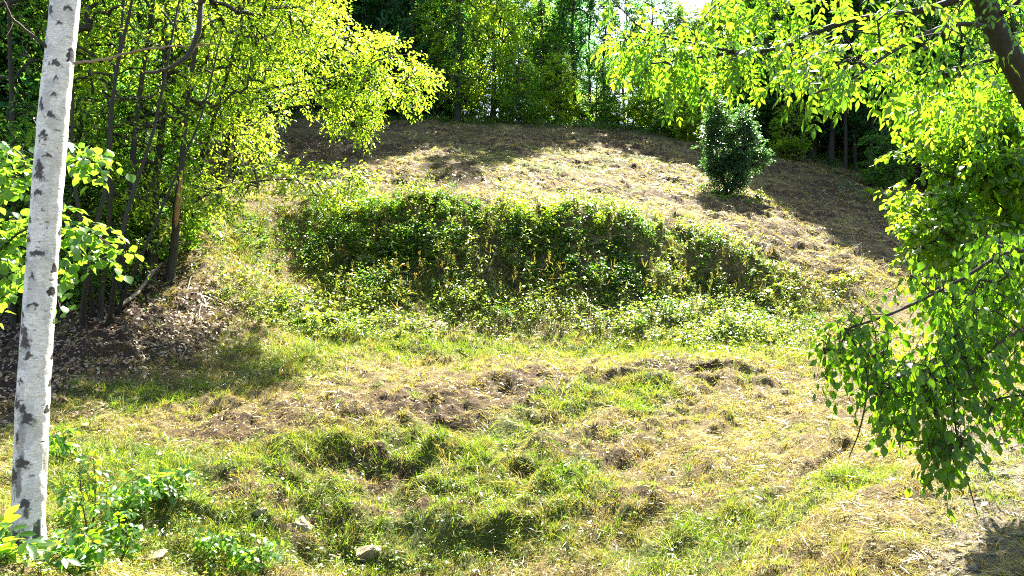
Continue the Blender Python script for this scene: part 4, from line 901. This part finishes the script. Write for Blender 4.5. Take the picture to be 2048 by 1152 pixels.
rg = np.random.default_rng(55)
def ash():
    o = np.array([6.4, 5.6, 0.]); o[2] = float(H(o[:1], o[1:2])[0]) - .2
    root = empty('ash_tree', 'ash tree leaning in from the right with long feathered leaves', 'tree', tuple(o))
    tk = smooth_line([o, np.array([5.6, 5.6, 1.6]), *pl((2140, 330, 5.6), (2048, 165, 5.5), (1985, 45, 5.45), (1945, -60, 5.4), (1900, -250, 5.4), (1880, -480, 5.4))], 40)
    trr = (tk, np.linspace(.112, .06, 40))
    Lm = [limb([(1960, -20, 5.42), (1850, 20, 5.5), (1700, 42, 5.7), (1610, 75, 5.85), (1560, 98, 5.95), (1480, 104, 6.1), (1390, 116, 6.25), (1300, 128, 6.4)], .034, .008, 24),
          limb([(1480, 104, 6.1), (1420, 95, 6.15), (1340, 75, 6.25), (1285, 58, 6.3), (1250, 25, 6.35), (1215, -10, 6.4)], .014, .005, 16),
          limb([(1990, 55, 5.45), (1900, 50, 5.1), (1790, 100, 4.8), (1700, 160, 4.6), (1620, 190, 4.5)], .022, .006, 18),
          limb([(1930, -100, 5.4), (1800, -90, 5.7), (1600, -60, 6.1), (1480, -20, 6.4), (1420, 20, 6.6)], .025, .006, 18),
          limb([(1985, 40, 5.45), (2040, 0, 5.2), (2080, -40, 5)], .02, .01, 8),
          limb([(2020, 110, 5.5), (1940, 130, 5.8), (1850, 150, 6.2), (1790, 180, 6.5)], .018, .006, 12)]
    T = np.vstack([reg(70, [(1600, -700), (2150, -700), (2150, -80), (1750, -80), (1550, -300)], 5.6, 8.0, rg, False), reg(36, [(1215, -10), (1300, 20), (1420, 60), (1400, 120), (1290, 150), (1215, 110)], 6.0, 6.8, rg, False),  # first region: crown out of view, added to shade the foliage below
                   reg(40, [(1230, 80), (1330, 130), (1440, 120), (1430, 160), (1340, 190), (1330, 160), (1240, 120)], 6.0, 6.8, rg, False),
                   reg(48, [(1420, -20), (1700, -20), (1700, 30), (1560, 80), (1440, 90)], 5.6, 6.8, rg, False),
                   reg(30, [(1450, 110), (1570, 110), (1640, 90), (1640, 140), (1500, 150), (1420, 170)], 5.6, 6.4, rg, False),
                   reg(22, [(1580, 70), (1760, 40), (1850, 80), (1800, 140), (1690, 190), (1620, 170)], 4.6, 6.2, rg, False),
                   reg(14, [(1600, 150), (1700, 120), (1780, 120), (1690, 200), (1610, 215)], 4.3, 5.0, rg, False),
                   reg(62, [(1700, -60), (2080, -60), (2080, 120), (1900, 170), (1770, 130), (1700, 30)], 4.6, 6.6, rg, False),
                   reg(56, [(1780, 140), (1900, 150), (2080, 120), (2080, 260), (1900, 250), (1800, 200)], 5.6, 7.0, rg, False)])
    T[70:, 2] += .14
    wood = MB(); tubes(wood, tk - o, trr[1], 14)
    for p_, r_ in Lm: tubes(wood, p_ - o, r_, 7)
    PT, RD, D = colonize([(p_ - o, r_) for p_, r_ in [trr] + Lm], T - o, rg, .0028, arch=.12); tubes(wood, PT, RD, 5)
    lv = MB(); ASHL = leaf_big(.36, .2)
    for _ in range(2): compound(lv, wood, T - o, D, rg, 5, .078, .30, ASHL)
    wood.build('trunk', M['barkdark'], root, True); lv.build('crown', M['ash'], root)
ash()

# ---- shrubs on the right
def right_shrub(name, label, o, stems, regs, leafm, nl, lsz, ln, seed, tmpl, hang=(), tip=.0028, droop=.45):
    g = np.random.default_rng(seed); o = np.array(o, float); o[2] = float(H(o[:1], o[1:2])[0]) - .1
    root = empty(name, label, 'shrub', tuple(o)); wood, lv = MB(), MB()
    sk = [(smooth_line([o] + pl(*s_), 22) - o, np.linspace(.022, .006, 22)) for s_ in stems]
    hg = [(smooth_line(pl(*h_), 20) - o, np.linspace(.0075, .0028, 20)) for h_ in hang]
    for p_, r_ in sk + hg: tubes(wood, p_, r_, 6)
    T = np.vstack([reg(n_, q_, y0, y1, g, c_) for n_, q_, y0, y1, c_ in regs]) - o
    PT, RD, D = colonize(sk + hg, T, g, tip, arch=.1); tubes(wood, PT, RD, 4)
    sprays(lv, wood, T, D, g, nl, lsz, ln, tmpl, droop, .5, .7, .0026)
    wood.build('stem', M['twig'], root, True); lv.build('foliage', leafm, root)
right_shrub('maple_shrub', 'bright yellow green sunlit shrub filling the upper right margin', (6.6, 7.6, 0),
            [[(2200, 700, 7.6), (2080, 500, 7.4), (1960, 380, 7.2), (1830, 330, 7.0)], [(2150, 600, 7.6), (2050, 420, 7.6), (1930, 280, 7.5), (1820, 240, 7.4)], [(2200, 640, 7.4), (2020, 520, 7.1), (1900, 480, 6.8), (1820, 500, 6.6)]],
            [(420, [(1790, 190), (1900, 160), (2090, 200), (2090, 330), (1900, 330), (1800, 280)], 7.0, 8.2, True), (420, [(1770, 300), (1900, 290), (2090, 300), (2090, 460), (1900, 440), (1800, 420)], 6.6, 7.8, True), (380, [(1800, 430), (1950, 430), (2090, 440), (2090, 640), (1950, 640), (1850, 580), (1810, 500)], 6.4, 7.6, True)],
            M['maple'], 15, .075, .32, 61, leaf_big(.72, .22))
right_shrub('dogwood_shrub', 'dark green broad leaved shrub drooping over the lower right margin', (4.4, 4.3, 0),
            [[(2260, 800, 4.4), (2180, 560, 4.3), (2040, 500, 4.2), (1920, 560, 4.1), (1800, 620, 4.0), (1690, 660, 3.95)], [(2300, 800, 4.5), (2200, 620, 4.5), (2080, 580, 4.5), (1960, 640, 4.4), (1850, 700, 4.3)], [(2280, 850, 4.2), (2150, 680, 4.1), (2050, 660, 4.0), (1960, 720, 3.9), (1905, 800, 3.85)]],
            [(46, [(1655, 650), (1720, 630), (1790, 610), (1770, 740), (1690, 730), (1630, 710)], 3.8, 4.3, False), (95, [(1720, 590), (1830, 540), (1950, 560), (1960, 740), (1850, 770), (1740, 720)], 3.8, 4.5, True), (140, [(1850, 540), (1960, 470), (2090, 460), (2090, 700), (1950, 720), (1870, 660)], 3.9, 4.8, True),
             (70, [(1750, 740), (1860, 740), (1880, 830), (1800, 860), (1755, 820)], 3.7, 4.2, False), (80, [(1860, 720), (2000, 700), (2090, 690), (2090, 850), (1980, 840), (1890, 790)], 3.8, 4.6, True), (28, [(1860, 860), (1930, 840), (1935, 880), (1890, 940), (1850, 910)], 3.7, 3.9, False)],
            M['dogwood'], 8, .062, .27, 62, leaf_big(.60, .24), droop=.8,
            hang=[[(1690, 655, 3.95), (1715, 700, 3.92), (1735, 760, 3.9), (1722, 850, 3.88), (1698, 915, 3.86)], [(1960, 560, 4.1), (1915, 650, 4.0), (1908, 760, 3.9), (1912, 860, 3.85), (1932, 950, 3.82), (1955, 1030, 3.8)], [(1870, 780, 3.95), (1835, 830, 3.9), (1795, 890, 3.85)], [(1700, 665, 3.95), (1740, 715, 3.9), (1742, 750, 3.88)]])

# ---- lone bush on the slope
rg = np.random.default_rng(71)
bo = W(1455, 388); 
bt = empty('lone_bush', 'dense dark leafy bush with two rounded tops standing alone on the slope', 'bush', tuple(bo)); s_ = bo[1] / FPX
tr = [(np.array([(0, 0, -.1), (-.3, 0, 1.), (-.6, 0, 2.4), (-.8, 0, 4.1)]), np.array([.08, .07, .04, .015])), (np.array([(.1, 0, -.1), (.4, 0, 1), (.7, 0, 2.3), (.9, 0, 3.6)]), np.array([.08, .07, .04, .015]))]
T = np.vstack([ellip(320, (-.62, 0, 2.5), (.66, .9, 1.9), rg), ellip(320, (.72, 0, 2.45), (.85, .9, 1.5), rg), ellip(300, (.0, 0, .95), (1.15, 1.0, 1.05), rg), ellip(40, (1.75, -.1, 1.7), (.5, .5, .6), rg), ellip(34, (-.75, 0, 4.3), (.28, .3, .6), rg), ellip(26, (1.0, 0, 3.9), (.3, .3, .5), rg), ellip(24, (1.75, 0, 1.9), (.5, .4, .35), rg), np.array([0, 0, 2.2]) + rdir(70, rg) * np.array([1.55, 1.2, 2.15]) * rg.uniform(.9, 1.22, (70, 1)) * np.array([1, 1, 1.0])]) * (s_ / .0242) * np.array([.86, .9, 1.0])
bw, bl = MB(), MB()
tr = [(p_ * (s_ / .0242), r_) for p_, r_ in tr]
for p_, r_ in tr: tubes(bw, p_, r_, 6)
PT, RD, D = colonize(tr, T, rg, .005); tubes(bw, PT, RD, 4); sprays(bl, None, T, D, rg, 26, .12, .55, LMID, .1)
bw.build('stem', M['bark'], bt, True); bl.build('foliage', M['bushleaf'], bt)

# ---- smaller shrubs, saplings and nettles
def plant(name, label, cat, px, py, hpx, wpx, nT, nl, lsz, leafm, seed, group=None, tmpl=LMID, yb=None, ln=.25):
    g = np.random.default_rng(seed); o = W(px, py) if yb is None else base(px, py, yb) + np.array([0, 0, .12]); s_ = o[1] / FPX; h = hpx * s_; wd = wpx * s_ / 2
    root = empty(name, label, cat, tuple(o), group); wood, lv = MB(), MB()
    ns = 3 if wpx > .5 * hpx else 1
    tr = [(smooth_line([(0, 0, -.05), (g.normal(0, .25) * wd, g.normal(0, .2) * wd, h * .5), (g.normal(0, .6) * wd * (ns > 1), g.normal(0, .3) * wd, h)], 8), np.linspace(.012, .003, 8) * max(.5, h)) for _ in range(ns)]
    for p_, r_ in tr: tubes(wood, p_, r_, 5)
    T = ellip(nT, (0, 0, h * .56), (wd, wd, h * .46), g, .1)
    PT, RD, D = colonize(tr, T, g, .002 * max(.6, h)); tubes(wood, PT, RD, 3); sprays(lv, None, T, D, g, nl, lsz, ln, tmpl, .15)
    wood.build('stem', M['twig'], root, True); lv.build('foliage', leafm, root)
    return root
plant('shrub', 'low green shrub in the shade at the right edge of the slope', 'shrub', 1790, 430, 60, 80, 60, 12, .12, M['beech'], 81)
plant('shrub', 'small yellow green shrub beside the shaded right edge of the slope', 'shrub', 1745, 398, 28, 46, 26, 12, .12, M['hornbeam'], 82)
GS = 'saplings along the brink of the bank'
for i_, (px, py, h_, w_, lab) in enumerate([(1040, 452, 66, 46, 'tallest sunlit sapling on the brink at the middle of the bank'), (890, 440, 42, 22, 'thin sunlit sapling on the brink left of the tallest one'), (1098, 458, 60, 24, 'narrow sapling on the brink just right of the tallest one'),
        (745, 440, 60, 60, 'bushy pale sapling at the left end of the brink'), (690, 445, 46, 60, 'low bushy sapling at the left corner of the bank'), (795, 438, 38, 36, 'small pale sapling on the brink between the bushy one and the thin one'), (1200, 468, 46, 26, 'thin sapling above the dark overhanging turf'), (1285, 478, 36, 40, 'leafy tuft on the brink between two dark overhangs')]):
    plant('sapling', lab, 'sapling', px, py, h_, w_, int(14 + h_ * w_ / 60), 9, .085, M['hornbeam'] if i_ % 2 == 0 else M['hazel'], 90 + i_, GS)
plant('fern_clump', 'bright yellow green fern tuft hanging over the right end of the bank', 'fern', 1692, 568, 26, 52, 22, 12, .10, M['hornbeam'], 120)
GN_ = 'nettles in the lower left corner'
NT = leaf_big(.52, .2)
for i_, (px, py, h_, w_, lab) in enumerate([(180, 1085, 165, 120, 'tallest leafy nettle right of the foot of the birch'), (265, 1040, 95, 110, 'leafy nettle behind the flat wilted leaves'), (330, 1010, 60, 110, 'low nettle with large wilted leaves catching the sun'), (235, 1130, 110, 100, 'dark leafy nettle at the bottom between birch and pale stone'), (120, 930, 70, 70, 'small nettle in the shade right of the birch trunk'),
        (420, 1120, 60, 90, 'low leafy nettle right of the pale flat stone'), (510, 1145, 70, 110, 'leafy nettle at the bottom edge left of the angular pale rock'), (150, 1150, 90, 100, 'leafy nettle at the bottom edge under the birch')]):
    plant('nettle', lab, 'plant', px, py, h_, w_, int(16 + w_ / 5), 5, .085 if i_ != 2 else .11, M['dogwood'] if i_ in (0, 3, 4, 7) else M['hazel'], 130 + i_, GN_, NT, ln=.12)
# bright ash sprout in the bottom left corner
rg = np.random.default_rng(151)
so_ = base(0, 1180, 3.6); sp = empty('ash_sprout', 'bright ash sprout with pointed leaflets in the bottom left corner', 'plant', tuple(so_)); wood, lv = MB(), MB()
stl = (smooth_line([so_, *pl((-10, 1200, 3.6), (5, 1100, 3.55), (15, 1060, 3.5))], 12) - so_, np.linspace(.010, .004, 12)); tubes(wood, *stl, 6)
T = np.vstack([reg(16, [(-40, 1050), (40, 1050), (70, 1130), (20, 1152), (-40, 1152)], 3.4, 3.7, rg, False)]) - so_; PT, RD, D = colonize([stl], T, rg, .0022); tubes(wood, PT, RD, 5)
compound(lv, wood, T, np.tile(np.array([.5, -.2, .6]), (len(T), 1)), rg, 3, .085, .20, leaf_big(.42, .14), .0)
wood.build('stem', M['grass'], sp, True); lv.build('foliage', M['ash'], sp)

# tall seeding grass stalks on the bank
rg = np.random.default_rng(161)
for i_ in range(64):
    px = rg.uniform(640, 1500); py = rg.uniform(560, 650); o = W(px, py); h = rg.uniform(.6, 1.25); m_ = MB(); le = rg.normal(0, .16, 2)
    p_ = smooth_line([(0, 0, -.05), (le[0] * .4 * h, le[1] * .4 * h, h * .6), (le[0] * h, le[1] * h - .1, h)], 8); tubes(m_, p_, np.linspace(.006, .003, 8), 4)
    n_ = 26; q = p_[-1] - np.array([0, 0, 1]) * rg.uniform(0, .3, n_)[:, None] * h + rg.normal(0, .018, (n_, 3)); leaves(m_, q, norm(np.array([0, 0, 1.]) + .6 * rdir(n_, rg)), rdir(n_, rg), rg.uniform(.03, .06, n_), leaf_mid(.35), rg.random(n_))
    b_ = rg.integers(3, 6); leaves(m_, p_[rg.integers(1, 5, b_)], norm(np.array([0, 0, .8]) + rdir(b_, rg)), rdir(b_, rg), rg.uniform(.18, .32, b_), leaf_mid(.08, .3), rg.random(b_))
    ob = m_.build('grass_stalk', M['drygrass']); ob.location = tuple(o); tag(ob, 'tall thin seeding grass stalk standing on the cut bank', 'grass stalk', 'seeding grass stalks on the bank')

# ------------------------------------------------------------------ rocks
def rock(label, px, py, wpx, hpx, seed, flat=.6):
    g = np.random.default_rng(seed); o = W(px, py); s_ = o[1] / FPX
    import bmesh
    bm = bmesh.new(); bmesh.ops.create_icosphere(bm, subdivisions=4, radius=1)
    V = np.array([v.co[:] for v in bm.verts]); pl_ = norm(g.normal(size=(8, 3))); dd = g.uniform(.45, .80, 8)
    for n_, d_ in zip(pl_, dd):                              # split faces
        k = V @ n_ - d_; V = V - np.where(k[:, None] > 0, k[:, None] * n_ * .985, 0)
    V = V * (1 + .28 * (fbm(V[:, 0] * 2 + V[:, 2], V[:, 1] * 2 - V[:, 2], 2., 4, seed)[:, None] - .5))
    V = V * np.array([wpx * s_ / 2, wpx * s_ / 2 * .9, hpx * s_ / 2])
    for v, c in zip(bm.verts, V): v.co = c
    me = bpy.data.meshes.new('rock'); bm.to_mesh(me); bm.free(); me.materials.append(M['rock'])
    ob = bpy.data.objects.new('rock', me); C.objects.link(ob); ob.location = (o[0], o[1], o[2] - hpx * s_ * .08); ob.rotation_euler = (g.uniform(-.2, .3), g.uniform(-.2, .2), g.uniform(0, 6))
    return tag(ob, label, 'rock', 'rocks on the near slope')
rock('brown rock half buried in the dark soil of the near bank', 600, 1055, 60, 44, 201)
rock('pale angular rock at the bottom edge, lying in grass', 735, 1108, 64, 40, 203)
rock('flat pale stone lying among weeds right of the nettles', 305, 1112, 62, 24, 204)
rock('small pinkish stone above and left of the brown rock', 520, 1020, 30, 20, 206)
rock('small grey stone lying in the hay in the middle foreground', 1345, 950, 26, 16, 208)
rock('flat dark stone lying in the hay right of the middle', 1672, 838, 40, 12, 210)
rock('pale flat stone at the foot of the bank, middle', 875, 648, 60, 16, 211)

# ------------------------------------------------------------------ dead branches and twigs
def stick(label, pts, r0, r1, subs=(), name='fallen_branch', mat='deadwood', group='dead branches on the ground', lift=.02):
    q = [W(a, b) + np.array([0, 0, l_]) for a, b, l_ in pts]; o = q[0].copy(); m_ = MB()
    l_ = smooth_line(np.array(q) - o, 16); l_[1:] += np.random.default_rng(int(pts[0][0])).normal(0, .006, (15, 3)); tubes(m_, l_, np.linspace(r0, r1, 16), 6)
    for k_, (dx, dy, dz) in subs: tubes(m_, smooth_line([l_[k_], l_[k_] + np.array([dx * .6, dy * .5, dz * .7]), l_[k_] + np.array([dx, dy, dz])], 6), np.linspace(r1 * 1.2, r1 * .5, 6), 4)
    ob = m_.build(name, M[mat], None, True); ob.location = tuple(o); return tag(ob, label, 'branch', group)
stick('broken brown branch leaning on the leaf litter below the leaning trunk', [(232, 660, .25), (245, 668, .3), (258, 690, .2), (275, 712, .03)], .022, .012, [(6, (.15, -.1, -.1)), (9, (-.2, 0, .15))], mat='twig')
stick('grey log sloping down from the leaning trunk', [(238, 625, .12), (275, 603, .2), (300, 575, .25), (322, 556, .3)], .05, .03, [(8, (.2, 0, .2))])
stick('pale forked dead branch lying on the left bank', [(372, 602, .04), (378, 575, .08), (388, 552, .12), (395, 550, .1)], .018, .008, [(10, (.3, 0, .1)), (8, (-.1, 0, .2)), (13, (.3, .1, -.05))])
stick('pale curved dead branch below the forked one', [(402, 622, .1), (398, 645, .08), (410, 668, .05)], .014, .006, [(7, (.1, 0, .05))])
stick('long thin pale stick on the leaf litter', [(220, 680, .04), (270, 686, .05), (330, 700, .03)], .012, .004)
stick('thin pale stick across the leaf litter right of the broken branch', [(360, 728, .03), (372, 705, .05), (380, 690, .03)], .010, .004)
stick('thin dark stick lying across the weeds at the lower left', [(270, 1085, .10), (310, 1072, .12), (350, 1061, .06)], .007, .003, mat='twig')
stick('bent pale twig in the hay below the hanging branch', [(1708, 914, .03), (1698, 918, .05), (1692, 922, .02)], .006, .003)
GT = 'bleached twigs on the right of the slope'
rg = np.random.default_rng(170)
for i_ in range(16):
    px, py = rg.uniform(1560, 1760), rg.uniform(405, 500); a = rg.uniform(-.8, .9); L_ = rg.uniform(14, 30)
    stick('short bleached twig lying on the bare right part of the slope', [(px, py, .05), (px + L_ * .5 * math.cos(a), py + L_ * .3 * math.sin(a), .12), (px + L_ * math.cos(a), py + L_ * .6 * math.sin(a), .05)], .02, .008, [(8, (.2, .1, .1))], name='twig', group=GT)
print('objects', len(bpy.data.objects), 'faces', sum(len(m.polygons) for m in bpy.data.meshes))
